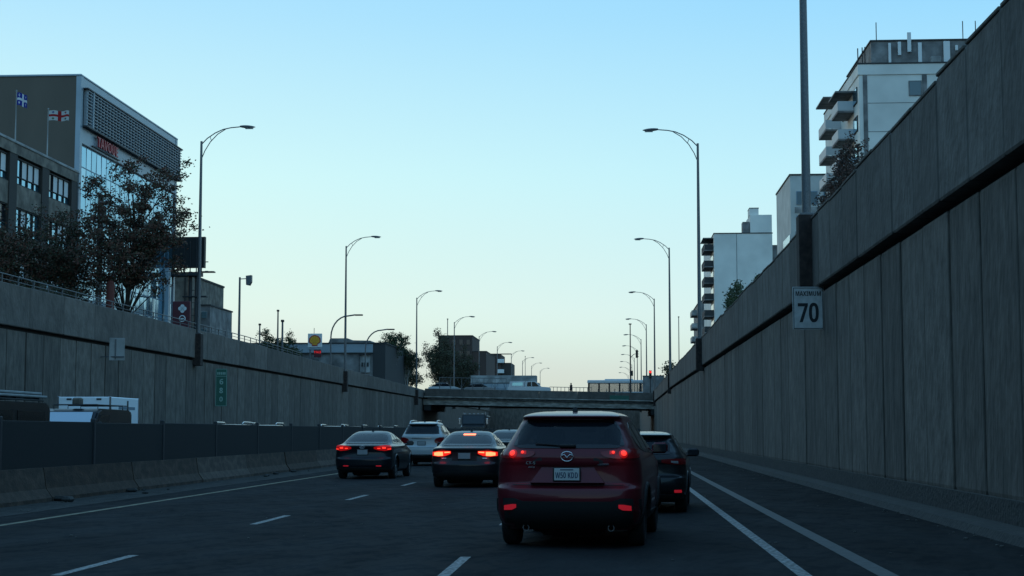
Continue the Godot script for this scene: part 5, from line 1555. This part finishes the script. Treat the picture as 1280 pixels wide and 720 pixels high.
	for d in [[0, 0.2], [0, -0.2], [0.2, 0], [-0.2, 0]]:
		mb.lathe([Vector2(0, 0.02), Vector2(0.18, 0.02), Vector2(0.18, 0)], Transform3D(Basis(Vector3.RIGHT, PI / 2), Vector3(0.1 + d[0], 6.1 + d[1], 0.003)), 16)
	part(mb, "clover_emblem", M.white, t)
	mb = MB.new()
	var ring := []
	for k in 25:
		ring.append(Vector3(0.1 + cos(TAU * k / 24) * 0.26, 5.2 + sin(TAU * k / 24) * 0.26, 0.02))
	mb.tube(ring, 0.05, 6, false); mb.box(Vector3(0.1, 5.2, 0.012), Vector3(0.3, 0.1, 0.02)); part(mb, "ring_emblem", M.white, t)
	# orange drum-like marker among the trees
	t = thing("orange_post", "stout orange-red marker post standing behind the railing among the trees", "post", P(-27.5, GROUND, 86))
	mb = MB.new(); mb.tube([Vector3(0, 0, 0), Vector3(0, 3.3, 0)], [0.24, 0.22], 12); part(mb, "shaft", M.orange, t)
	mb = MB.new(); mb.tube([Vector3(0, 3.3, 0), Vector3(0, 3.45, 0)], [0.24, 0.12], 12); part(mb, "cap", M.orange, t)

# ---------- buildings
func make_buildings() -> void:
	var mb := MB.new()
	# A: tall clad block with louvres and a glass front towards the road
	var X := -42.0
	var z0 := 122.55
	var z1 := 150.7
	var a := thing("office_block", "tall brown-clad office block with a louvred top and glass front beyond the tan building", "building", P(X, GROUND, z0))
	bx(a, "clad_wall", M.brown_clad, -30, -0.3, 0, 23.3, 0, z1 - z0)
	bx(a, "roof_coping", M.metal_clad, -30.1, 0.12, 23.3, 23.45, -0.1, z1 - z0 + 0.1, 0.03)
	bx(a, "corner_trim", M.metal_clad, -0.3, 0.1, 0, 23.29, -0.03, 0.5)
	bx(a, "corner_trim", M.metal_clad, -0.3, 0.1, 0, 23.29, z1 - z0 - 0.5, z1 - z0 + 0.03)
	bx(a, "upper_band", M.metal_clad, -0.3, 0.06, 22.35, 23.29, 0.51, z1 - z0 - 0.51)
	bx(a, "sign_band", M.metal_clad, -0.3, 0.06, 18.0, 19.35, 0.51, z1 - z0 - 0.51)
	bx(a, "louvre_backing", M.glass_dark, -0.3, -0.1, 19.36, 22.34, 0.51, z1 - z0 - 0.51)
	mb = MB.new()
	for k in 12:
		mb.box(P(0.3, 19.5 + k * 0.255, (z1 - z0) / 2 + 0.6), Vector3(0.3, 0.06, z1 - z0 - 0.4), Basis(Vector3.BACK, -0.35))
	for k in 34:
		mb.box(P(0.2, 20.85, 0.9 + k * 0.83), Vector3(0.34, 3.1, 0.07))
	var lv := part(mb, "louvre_screen", M.louver, a)
	lv.set_meta("kind", "stuff")
	bx(a, "louvre_frame", M.dark_metal, 0.0, 0.5, 19.3, 19.42, 0.5, z1 - z0 + 0.6)
	bx(a, "louvre_frame", M.dark_metal, 0.0, 0.5, 22.36, 22.46, 0.5, z1 - z0 + 0.6)
	bx(a, "louvre_post", M.metal_clad, 0.05, 0.5, 19.43, 22.35, 1.9, 2.05)
	bx(a, "soffit_line", M.dark_metal, -0.1, 0.12, 17.9, 17.99, 0.6, z1 - z0 - 0.5)
	text("TAVOUE", 0.82, 0.12, M.red_sign, "sign_lettering", a, P(0.28, 18.68, 6.4), Basis(Vector3.UP, PI / 2), 1.25)
	bx(a, "sign_rail", M.dark_metal, 0.1, 0.2, 18.15, 18.24, 2.9, 10.0)
	mb = MB.new(); mb.cbox(Vector3.ZERO, Vector3(0.05, 1.66, 1.2), 0.008); var g1 := mb.mesh(M.glass_facade)
	mb = MB.new(); mb.cbox(Vector3.ZERO, Vector3(0.05, 1.66, 1.2), 0.008); var g2 := mb.mesh(M.glass_facade2)
	for r in 10:
		for c in 21:
			put(g1 if rng.randf() < 0.6 else g2, "pane", a, P(-0.02, 17.0 - r * 1.75, 1.25 + c * 1.27), Basis(Vector3.UP, rng.randf_range(-0.012, 0.012)) * Basis(Vector3.BACK, rng.randf_range(-0.012, 0.012)))
	for c in 22:
		bx(a, "mullion", M.mullion, -0.06, 0.022, 0, 17.89, 0.62 + c * 1.27 - 0.035, 0.62 + c * 1.27 + 0.035)
	for r in 11:
		bx(a, "transom", M.mullion, -0.06, 0.016, 17.87 - r * 1.75 - 0.035 if r else 17.8, 17.87 - r * 1.75 + 0.035, 0.52, z1 - z0 - 0.52)
	bx(a, "corner_pilaster", M.metal_clad, 0.1, 0.5, 0, 10.5, 24.6, 25.3, 0.03)
	# B: tan low block in front of it
	var b := thing("tan_office_building", "tan low office building with strip windows and two flagpoles on its roof", "building", P(X, GROUND, 84))
	bx(b, "wall", M.tan, -22, -0.4, 0, 15.45, 0, 38.4)
	bx(b, "roof_coping", M.off_white, -22.1, 0.12, 15.46, 15.66, -0.1, 38.42, 0.03)
	bx(b, "cornice", M.tan, -0.41, 0.05, 14.72, 15.45, 0, 38.4)
	for k in 7:
		var zc := 25.0 + 6.43 * (k - 3)
		bx(b, "pier", M.tan_dark, -0.41, 0.02, 0, 14.71, zc - 0.72, zc + 0.72)
	for r in 4:
		var yt := 14.6 - 3.55 * r
		bx(b, "spandrel", M.tan, -0.41, -0.06, maxf(yt - 3.55, 0.0), yt - 1.95, 0, 38.4)
		for k in 6:
			var w0 := 25.0 + 6.43 * (k - 3) + 0.75
			var fr := MB.new()
			for y in [yt - 1.9, yt - 0.05]:
				fr.box(P(-0.2, y, w0 + 2.46), Vector3(0.14, 0.1, 4.9))
			fr.box(P(-0.2, yt - 1.35, w0 + 2.46), Vector3(0.1, 0.06, 4.9))
			for j in 5:
				fr.box(P(-0.2, yt - 0.97, w0 + 0.04 + 1.207 * j), Vector3(0.12, 1.9, 0.08))
			var win := part(fr, "window_frame", M.black, b)
			for j in 4:
				for q in [[yt - 0.7, 1.24], [yt - 1.62, 0.5]]:
					bx(win, "pane", M.blind if (rng.randf() < 0.45 and q[1] > 1) else (M.glass_facade if rng.randf() < 0.75 else M.glass_dark), -0.27, -0.24, q[0] - q[1] / 2, q[0] + q[1] / 2, w0 + 0.08 + 1.207 * j, w0 + 1.2 + 1.207 * j)
	# unseen blocks added along the street front to shade the right retaining wall
	for q in [[44, 82, 16.0, "tan_street_block", "added unseen tan block shading the opposite wall, next before the office building with flags"], [-6, 42, 21.0, "added_grey_block", "added unseen tall grey block level with the camera, shading the opposite wall"], [-70, -8, 18.0, "brown_street_block", "added unseen brown block behind the camera, shading the opposite wall"], [-150, -72, 19.0, "added_pale_block", "added unseen pale block farthest back behind the camera, shading the opposite wall"]]:
		var sb := thing(q[3], q[4], "building", P(X, GROUND, q[0]))
		var ln: float = q[1] - q[0]
		var sm: Material = {"tan_street_block": M.tan, "added_grey_block": M.tower_grey, "brown_street_block": M.brick, "added_pale_block": M.pale_block}[q[3]]
		bx(sb, "wall", sm, -20, 0, 0, q[2], 0, ln)
		bx(sb, "roof_coping", M.roof_dark, -20.1, 0.12, q[2], q[2] + 0.25, -0.1, ln + 0.1)
		for r in int(q[2] / 3.5):
			for k in int(ln / 4.5):
				bx(sb, "window", M.glass_dark, 0.01, 0.06, 1.2 + 3.5 * r, 2.9 + 3.5 * r, 1.2 + 4.5 * k, 4.4 + 4.5 * k)
	# flags
	var fl := func(label: String, z: float, img: Image, w: float, h: float, droop: float) -> void:
		var f := thing("flagpole", label, "flagpole", P(X + 0.0, 21.86, z))
		var m := MB.new(); m.tube([Vector3(0, 0, 0), Vector3(0, 3.5, 0)], [0.05, 0.035], 8); m.lathe([Vector2(0, 0.14), Vector2(0.07, 0.08), Vector2(0.05, 0)], Transform3D(Basis.IDENTITY, Vector3(0, 3.5, 0)), 10); part(m, "pole", M.off_white, f)
		var n := 14
		var cm := MB.new()
		var pts := []
		for i in n + 1:
			var u := i / float(n)
			pts.append(Vector3(u * w, -droop * u * u + 0.06 * sin(u * 9.0) * u, 0.2 * sin(u * 8.0) * u))
		for i in n:
			var p0: Vector3 = pts[i] + Vector3(0.05, 3.45, 0)
			var p1: Vector3 = pts[i + 1] + Vector3(0.05, 3.45, 0)
			for s in [0.0, -0.012]:
				var o := Vector3(0, 0, s)
				for k in [[p0, 0, 0], [p1, 1, 0], [p1, 1, 1], [p0, 0, 0], [p1, 1, 1], [p0, 0, 1]]:
					cm.v.append((k[0] as Vector3) + o - Vector3(0, h * k[2], 0)); cm.n.append(Vector3(0, 0, 1 if s == 0.0 else -1)); cm.t.append(Vector2((i + k[1]) / float(n), k[2]))
		var fm := StandardMaterial3D.new()
		fm.albedo_texture = ImageTexture.create_from_image(img)
		fm.albedo_color = Color(0.8, 0.8, 0.8)
		fm.roughness = 0.85
		part(cm, "flag", fm, f)
	var q1 := Image.create(96, 64, false, Image.FORMAT_RGB8)
	q1.fill(Color(0.02, 0.16, 0.62))
	q1.fill_rect(Rect2i(42, 0, 12, 64), Color.WHITE); q1.fill_rect(Rect2i(0, 26, 96, 12), Color.WHITE)
	for c in [[20, 13], [76, 13], [20, 51], [76, 51]]:
		q1.fill_rect(Rect2i(c[0] - 2, c[1] - 8, 4, 17), Color.WHITE); q1.fill_rect(Rect2i(c[0] - 6, c[1], 12, 3), Color.WHITE); q1.fill_rect(Rect2i(c[0] - 7, c[1] - 4, 3, 5), Color.WHITE); q1.fill_rect(Rect2i(c[0] + 4, c[1] - 4, 3, 5), Color.WHITE)
	fl.call("roof flagpole flying a blue flag with a white cross and lilies", 109.2, q1, 0.8, 0.9, 0.35)
	var q2 := Image.create(96, 64, false, Image.FORMAT_RGB8)
	q2.fill(Color(0.85, 0.85, 0.83))
	q2.fill_rect(Rect2i(41, 0, 14, 64), Color(0.7, 0.05, 0.08)); q2.fill_rect(Rect2i(0, 25, 96, 14), Color(0.7, 0.05, 0.08))
	for c in [[20, 12, Color(0.1, 0.15, 0.5)], [76, 12, Color(0.6, 0.1, 0.15)], [20, 52, Color(0.15, 0.4, 0.15)], [76, 52, Color(0.15, 0.35, 0.2)]]:
		q2.fill_rect(Rect2i(c[0] - 2, c[1] - 7, 4, 14), c[2]); q2.fill_rect(Rect2i(c[0] - 6, c[1] - 3, 12, 5), c[2])
	fl.call("roof flagpole flying a white flag with a red cross and small emblems", 115.6, q2, 1.6, 0.75, 0.1)
	# C: small blocks behind the billboard
	var c := thing("small_tan_building", "narrow tan building behind the billboard mast", "building", P(-46.4, GROUND, 170))
	bx(c, "wall", M.tan, -4, 1.05, 0, 11.9, 0, 14); bx(c, "roof_coping", M.tan_dark, -4.1, 1.15, 11.9, 12.1, -0.1, 14.1); bx(c, "downpipe", M.tan_dark, 0.2, 0.35, 0, 11.8, -0.12, -0.01)
	c = thing("small_grey_building", "small pale grey building corner behind the nearest far lamp", "building", P(-44.4, GROUND, 171))
	bx(c, "wall", M.tower_grey, -0.85, 0.8, 0, 8.8, 0, 10); bx(c, "roof_coping", M.roof_dark, -0.87, 0.9, 8.8, 8.95, -0.1, 10.1)
	for y in [5.6, 7.4]:
		var w := bx(c, "window", M.off_white, -0.2, 0.5, y, y + 0.8, -0.06, -0.01, 0.01)
		bx(w, "pane", M.glass_facade2, -0.14, 0.44, y + 0.06, y + 0.74, -0.075, -0.062)
	# D: long grey shop building
	var d := thing("grey_shop_building", "long low grey shop building with a white sign near its dark end", "building", P(-34, GROUND, 190))
	bx(d, "wall", M.tower_grey, -14, 5.4, 0, 4.6, 0.1, 18)
	bx(d, "fascia_band", M.metal_clad, -14, 5.4, 4.6, 5.65, 0, 18, 0.02)
	bx(d, "gutter_line", M.roof_dark, -14.05, 5.45, 4.5, 4.59, -0.1, 18)
	bx(d, "roof_edge", M.roof_dark, -14.05, 7.0, 5.66, 5.8, -0.08, 18.05)
	bx(d, "dark_wing", M.roof_dark, 5.41, 6.9, 0, 5.65, 0.0, 18)
	mb = MB.new(); mb.prism(PackedVector2Array([Vector2(0, 5.8), Vector2(0.3, 6.5), Vector2(2.4, 6.5), Vector2(2.9, 6.25), Vector2(5.2, 6.2), Vector2(5.6, 5.8)]), 5.0, Transform3D(Basis.IDENTITY, P(-0.6, 0, 8))); part(mb, "roof_unit", M.tower_grey, d)
	bx(d, "sign_board", M.off_white, 3.9, 5.1, 2.2, 4.3, -0.16, -0.06, 0.02)
	bx(d, "sign_band", M.dark_metal, 3.75, 5.2, 4.32, 4.4, -0.5, -0.06)
	for k in 3:
		bx(d, "sign_block", M.dark_metal, 4.05 + 0.32 * k, 4.28 + 0.32 * k, 2.9, 3.4, -0.18, -0.165)
	bx(d, "doorway", M.black, 4.0, 5.0, 0.1, 1.9, -0.02, 0.08)
	# E: brick blocks far along the left side
	d = thing("brick_apartment_block", "dark brick apartment block in steps behind the far lamps", "building", P(-37.6, GROUND, 400))
	bx(d, "tall_wing", M.brick, -6, 2.5, 0, 19.05, 0, 22); bx(d, "roof_edge", M.roof_dark, -6.1, 2.6, 19.05, 19.25, -0.1, 22.1)
	bx(d, "low_wing", M.brick, 2.51, 6.0, 0, 15.1, 0.2, 30); bx(d, "roof_edge", M.roof_dark, 2.61, 6.1, 15.1, 15.3, 0.1, 30.1)
	for r in 5:
		for k in 3:
			var w := bx(d, "window", M.tan_dark, -2.6 + k * 1.8, -1.6 + k * 1.8, 16.8 - r * 2.8, 18.2 - r * 2.8, -0.08, -0.01)
			bx(w, "pane", M.glass_dark, -2.52 + k * 1.8, -1.68 + k * 1.8, 16.88 - r * 2.8, 18.12 - r * 2.8, -0.1, -0.085)
	d = thing("brick_corner_house", "brown corner house with pale balconies behind the brick apartment block", "building", P(-34.4, GROUND, 470))
	bx(d, "wall", M.brick, -3, 1.6, 0, 17.8, 0, 18); bx(d, "side_wing", M.tan_dark, 1.61, 4.6, 0, 15.3, 0.5, 18); bx(d, "roof_edge", M.roof_dark, -3.1, 4.7, 17.81, 18.0, -0.1, 2)
	for r in 3:
		bx(d, "balcony", M.white, 0.6, 2.6, 9.2 + r * 3.0, 10.3 + r * 3.0, -1.4, -0.05, 0.05)
	# right-hand towers
	var balc := func(t: Node3D, x: float, za: float, zb: float, y: float, m: Material) -> void:
		bx(t, "balcony_slab", M.tower_grey, x - 1.55, x - 0.01, y, y + 0.16, za, zb)
		var r := bx(t, "balcony_rail", m, x - 1.56, x - 1.5, y + 0.2, y + 1.1, za, zb)
		bx(r, "end_panel", m, x - 1.49, x - 0.02, y + 0.2, y + 1.1, za, za + 0.05)
		bx(r, "end_panel", m, x - 1.49, x - 0.02, y + 0.2, y + 1.1, zb - 0.05, zb)
	var t := thing("balcony_tower", "tall white apartment tower with grey balconies and aerials above the wall", "building", P(23.3, GROUND, 150))
	bx(t, "wall", M.tower_white, 0, 22, 0, 29.2, 0, 24)
	bx(t, "parapet_band", M.tower_white, -0.1, 22.1, 28.6, 29.62, -0.1, 24.1, 0.03)
	bx(t, "roof_edge", M.roof_dark, -0.16, 22.16, 29.63, 29.75, -0.16, 24.16)
	bx(t, "dark_strip", M.tower_grey, 0.36, 0.76, 0, 28.59, -0.06, -0.01); bx(t, "dark_strip", M.tower_grey, 5.85, 6.3, 0, 28.59, -0.06, -0.01)
	for r in 8:
		bx(t, "floor_joint", M.tower_grey, 0.77, 5.84, 25.9 - r * 2.72, 25.95 - r * 2.72, -0.02, -0.008)
		bx(t, "floor_joint", M.tower_grey, 6.31, 14, 25.9 - r * 2.72, 25.95 - r * 2.72, -0.02, -0.008)
		var w := bx(t, "window", M.tower_grey, 4.6, 5.8, 26.55 - r * 2.72, 28.0 - r * 2.72, -0.07, -0.01)
		bx(w, "pane", M.tower_glass, 4.68, 5.72, 26.63 - r * 2.72, 27.92 - r * 2.72, -0.09, -0.075)
		var y := 27.0 - r * 2.72 - 1.3
		balc.call(t, -0.01, 3.2, 7.6, y, M.balcony)
		balc.call(t, -0.01, 12.0, 17.5, y - 0.1, M.balcony)
		for zz in [1.0, 8.2, 18.2]:
			var ws := bx(t, "window", M.black, -0.09, -0.01, y + 0.5, y + 2.0, zz, zz + 2.4)
			bx(ws, "pane", M.glass_facade, -0.12, -0.095, y + 0.6, y + 1.9, zz + 0.1, zz + 2.3)
	bx(t, "balcony_canopy", M.tower_grey, -1.8, -0.02, 27.6, 27.76, 3.0, 7.8); bx(t, "balcony_canopy", M.tower_grey, -1.8, -0.02, 28.9, 29.06, 11.8, 17.6)
	var ph := bx(t, "penthouse", M.tower_grey, 1.6, 14, 29.76, 32.4, 2.5, 18)
	bx(ph, "roof_edge", M.roof_dark, 1.5, 14.1, 32.41, 32.55, 2.4, 18.1)
	for k in 5:
		bx(t, "aerial_panel", M.white, [3.2, 4.1, 6.0, 8.4, 9.5][k], [3.45, 4.4, 6.35, 9.0, 9.75][k], [29.9, 31.0, 30.2, 29.8, 31.4][k], [32.2, 32.3, 32.2, 32.3, 31.9][k], 2.25, 2.42, 0.02)
	bx(t, "aerial_panel", M.white, 5.0, 5.35, 31.3, 33.2, 2.2, 2.4, 0.02)
	for x in [2.2, 10.4, 11.6]:
		var m := MB.new(); m.tube([P(x, 32.5, 3), P(x, 34.4, 3)], 0.05, 6); part(m, "aerial", M.dark_metal, t)
	for x in [0.3, 0.8, 1.1]:
		var m := MB.new(); m.tube([P(x, 29.7, 2 + x), P(x, 31.6 + x * 0.4, 2 + x)], 0.06, 6); part(m, "aerial", M.dark_metal, t)
	bx(t, "roof_unit", M.off_white, 7.0, 7.9, 29.8, 30.6, 1.2, 2.0, 0.03)
	t = thing("grey_midrise", "plain grey mid-rise block behind the nearest lamp post", "building", P(21.2, GROUND, 190))
	bx(t, "wall", M.pale_block, 0, 14, 0, 25.5, 0, 16); bx(t, "roof_edge", M.roof_dark, -0.1, 14.1, 25.51, 25.68, -0.1, 16.1)
	for r in 6:
		bx(t, "floor_band", M.off_white, 0.5, 13.5, 21.0 - r * 2.9, 21.7 - r * 2.9, -0.05, -0.01)
		for k in 4:
			var w := bx(t, "window", M.mullion, 0.7 + k * 3.2, 3.2 + k * 3.2, 22.0 - r * 2.9, 23.6 - r * 2.9, -0.08, -0.01)
			bx(w, "pane", M.tower_glass, 0.8 + k * 3.2, 3.1 + k * 3.2, 22.1 - r * 2.9, 23.5 - r * 2.9, -0.1, -0.085)
	bx(t, "side_cladding", M.glass_facade2, -0.08, -0.01, 0, 18.5, 0.5, 8)
	t = thing("white_slab_block", "blank white slab block with a column of dark balconies and a stepped roof house", "building", P(16.6, GROUND, 260))
	bx(t, "wall", M.tower_white, 0, 9.4, 0, 27.2, 0, 30); bx(t, "roof_edge", M.roof_dark, -0.08, 9.48, 27.2, 27.35, -0.08, 30.1)
	bx(t, "wall_joint", M.tower_grey, 3.6, 3.68, 0, 27.1, -0.03, -0.008)
	bx(t, "roof_house", M.tower_white, 5.9, 9.4, 27.36, 30.3, 0.3, 8); bx(t, "chimney", M.tower_white, 5.85, 7.3, 30.31, 31.4, 0.5, 4); bx(t, "chimney_cap", M.roof_dark, 5.8, 7.35, 31.4, 31.5, 0.45, 4.05); bx(t, "stair_head", M.tower_grey, 4.7, 5.84, 27.36, 29.2, 0.6, 3)
	bx(t, "rear_wing", M.tower_grey, 9.41, 14, 0, 26.0, 6, 30)
	for r in 10:
		var y := 24.6 - r * 2.7
		balc.call(t, -0.01, 1.5, 9.0, y, M.roof_dark)
		bx(t, "window", M.glass_dark, -0.06, -0.01, y + 0.3, y + 2.2, 2, 8.5)
	bx(t, "balcony_canopy", M.tower_grey, -1.7, -0.02, 26.6, 26.75, 1.4, 9.1)
	t = thing("far_balcony_block", "distant apartment block edge with stacked balconies beside the second lamp", "building", P(18.0, GROUND, 330))
	bx(t, "wall", M.tower_grey, 0, 10, 0, 21.8, 0, 25); bx(t, "roof_edge", M.roof_dark, -0.1, 10.1, 21.8, 22.0, -0.1, 25.1)
	for r in 8:
		balc.call(t, -0.01, 1.0, 8.5, 19.0 - r * 2.7, M.off_white)

# ---------- trees
func tree(called: String, label: String, x: float, z: float, h: float, cc: Vector3, rad: Vector3, leaves: int, leaf: float, cols: Array, bark: Material, sd: int, trunk_r := 0.16, clumps := 26, spread := 0.34, stems := 1) -> void:
	# cc: crown centre above the foot; rad: its half extents
	var r := RandomNumberGenerator.new()
	r.seed = sd
	var t := thing(called, label, "tree" if called != "bush" else "bush", P(x, GROUND, z), 0)
	var wood := MB.new()
	var tips := []
	for s in stems:
		var lean := Vector3(r.randf_range(-0.5, 0.5), 0, r.randf_range(-0.3, 0.3)) * (1.0 if stems == 1 else rad.x * 0.8)
		var top := Vector3(cc.x * 0.6, cc.y + rad.y * 0.35, 0) + lean
		var tr := []
		var rr := []
		for k in 6:
			var u := k / 5.0
			tr.append(Vector3(lean.x * u * 0.4, 0, lean.z * u * 0.4).lerp(top, u) + Vector3(sin(u * 5.0 + sd) * 0.12, 0, cos(u * 4.0) * 0.1) * u)
			rr.append(lerpf(trunk_r, trunk_r * 0.25, u))
		wood.tube(tr, rr, 8)
		for k in clumps / stems:
			var d := Vector3(r.randfn(), r.randfn(), r.randfn()).normalized() * pow(r.randf(), 0.45)
			var tip := cc + d * rad
			var u := clampf((tip.y - rad.y * 0.7) / maxf(top.y, 0.1), 0.3, 0.95)
			var st: Vector3 = tr[int(u * 5.0)]
			var mid := st.lerp(tip, 0.5) + Vector3(r.randf_range(-0.3, 0.3), r.randf_range(0.0, 0.4), r.randf_range(-0.3, 0.3))
			wood.tube([st, mid, tip], [trunk_r * 0.3, trunk_r * 0.17, 0.012], 5, false)
			tips.append(tip); tips.append(mid.lerp(tip, 0.5))
			for q in 2:
				var e := tip + Vector3(r.randf_range(-1, 1), r.randf_range(-0.4, 0.8), r.randf_range(-1, 1)) * rad * 0.3
				wood.tube([mid.lerp(tip, 0.6), e], [trunk_r * 0.1, 0.008], 4, false)
				tips.append(e)
	part(wood, "trunk", bark, t)
	var cr := MB.new()
	cr.tinted = true
	for k in leaves:
		var c: Vector3 = tips[r.randi_range(0, tips.size() - 1)]
		var p := c + Vector3(r.randfn(), r.randfn() * 0.6, r.randfn()) * (rad * 0.5 + Vector3.ONE * 0.5 * minf(rad.y, 3.0)) * spread * 0.45
		if p.y < 0.1:
			continue
		var b := Basis(Vector3(r.randfn(), r.randfn(), r.randfn()).normalized(), r.randf() * TAU)
		var s := leaf * r.randf_range(0.6, 1.3)
		var q: Color = cols[r.randi_range(0, cols.size() - 1)]
		cr.tint = Color(q.r, q.g, q.b) * r.randf_range(0.7, 1.3)
		cr.tint.a = 1.0
		var n := b.z
		var a0 := p + b * Vector3(-s * 0.5, 0, 0)
		var a1 := p + b * Vector3(0, -s * 0.32, s * 0.06)
		var a2 := p + b * Vector3(s * 0.5, 0, 0)
		var a3 := p + b * Vector3(0, s * 0.32, s * 0.06)
		cr.tri(a0, a1, a2, n, n, n)
		cr.tri(a0, a2, a3, n, n, n)
	part(cr, "crown", M.leaf, t)
func make_trees() -> void:
	var rust := [Color(0.15, 0.06, 0.035), Color(0.11, 0.055, 0.035), Color(0.08, 0.06, 0.035), Color(0.12, 0.045, 0.03)]
	var dark := [Color(0.045, 0.055, 0.028), Color(0.055, 0.058, 0.03), Color(0.07, 0.05, 0.03)]
	var green := [Color(0.035, 0.055, 0.02), Color(0.045, 0.07, 0.028), Color(0.05, 0.06, 0.02)]
	tree("autumn_tree", "sparse rust-leaved tree in front of the glass-fronted block, widest of the row", -28.6, 92, 11.5, Vector3(0.3, 6.9, 0), Vector3(3.9, 4.1, 2.6), 24000, 0.15, rust + rust + dark, M.bark, 11, 0.17, 74, 0.15)
	tree("autumn_tree", "dense brown-leaved tree between the tan building and the sparse tree", -32.6, 93, 8.0, Vector3(0, 4.9, 0), Vector3(2.3, 3.0, 2.2), 12000, 0.14, rust + dark + dark, M.bark, 23, 0.15, 44, 0.2)
	tree("autumn_tree", "dark leafy tree in front of the tan office building's windows", -35.6, 92, 8.0, Vector3(0, 5.2, 0), Vector3(2.2, 3.1, 2.2), 11000, 0.14, dark + rust, M.bark, 31, 0.15, 40, 0.2)
	tree("bush", "low dark shrub behind the railing below the dense brown tree", -31.6, 86, 3.4, Vector3(0, 1.9, 0), Vector3(3.0, 1.5, 1.2), 6500, 0.11, dark, M.bark, 37, 0.06, 26, 0.4, 3)
	tree("green_tree", "round green bush-like tree behind the parapet by the floodlight", -37.4, 172, 6.3, Vector3(0, 4.0, 0), Vector3(1.4, 2.3, 1.4), 6000, 0.16, green, M.bark, 41, 0.12, 26, 0.26)
	tree("green_tree", "green tree next to the long grey shop building's roof", -35.4, 173, 6.0, Vector3(0, 3.6, 0), Vector3(1.5, 2.1, 1.4), 6000, 0.16, green, M.bark, 43, 0.12, 26, 0.26)
	tree("birch_tree", "pale-trunked birch beside the dark end of the grey shop building", -27.4, 200, 8.4, Vector3(0, 6.3, 0), Vector3(1.7, 2.2, 1.5), 5000, 0.16, green, M.birch, 47, 0.12, 30, 0.22, 2)
	tree("birch_tree", "second pale-trunked birch, closer to the overpass than the first", -25.9 - 0.9, 208, 7.0, Vector3(0.3, 4.6, 0), Vector3(1.8, 2.0, 1.5), 4500, 0.16, green + dark, M.birch, 53, 0.11, 26, 0.22, 2)
	tree("dark_tree", "big dark tree at the end of the far wall beside the overpass", -30.6, 282, 12.6, Vector3(0, 7.6, 0), Vector3(3.0, 5.0, 2.8), 14000, 0.22, dark, M.bark, 59, 0.25, 60, 0.24)
	tree("dark_tree", "lower dark tree in front of the brick apartment block", -27.6, 290, 9.6, Vector3(0, 5.8, 0), Vector3(3.0, 4.6, 2.4), 12000, 0.22, dark, M.bark, 61, 0.22, 50, 0.26)
	tree("dark_tree", "dark tree between the birches and the overpass end", -33.8, 262, 9.0, Vector3(0, 5.4, 0), Vector3(2.5, 3.8, 2.4), 10000, 0.22, dark, M.bark, 67, 0.22, 44, 0.26)
	tree("bush", "reddish bush growing over the wall top near the speed sign", 6.75, 46.5, 3.2, Vector3(0, 2.2, 0), Vector3(0.55, 1.1, 4.2), 6500, 0.075, [Color(0.11, 0.05, 0.035), Color(0.08, 0.042, 0.03), Color(0.05, 0.035, 0.025)], M.bark, 71, 0.04, 40, 0.26, 4)
	tree("bush", "green bush growing over the wall top below the white slab block", 7.1, 91, 3.2, Vector3(0, 2.2, 0), Vector3(0.6, 1.2, 6.0), 5200, 0.12, green, M.bark, 73, 0.05, 30, 0.3, 3)
	tree("bush", "small green bush on the wall top farther on than the larger green bush", 7.1, 76, 2.8, Vector3(0, 1.9, 0), Vector3(0.6, 0.75, 3.5), 2400, 0.11, green, M.bark, 79, 0.04, 16, 0.3, 3)
	tree("green_tree", "small dark tree behind the red traffic signal", 9.2, 232, 6.0, Vector3(0, 3.0, 0), Vector3(2.2, 2.0, 2.0), 2600, 0.3, dark + green, M.bark, 83, 0.14, 22, 0.4)

func _ready() -> void:
	rng.seed = 20240
	make_sky()
	make_materials()
	make_trench()
	make_median()
	make_overpass()
	make_buildings()
	make_lamps()
	make_trees()
	make_signs()
	make_traffic()
	make_other_vehicles()
	make_person()
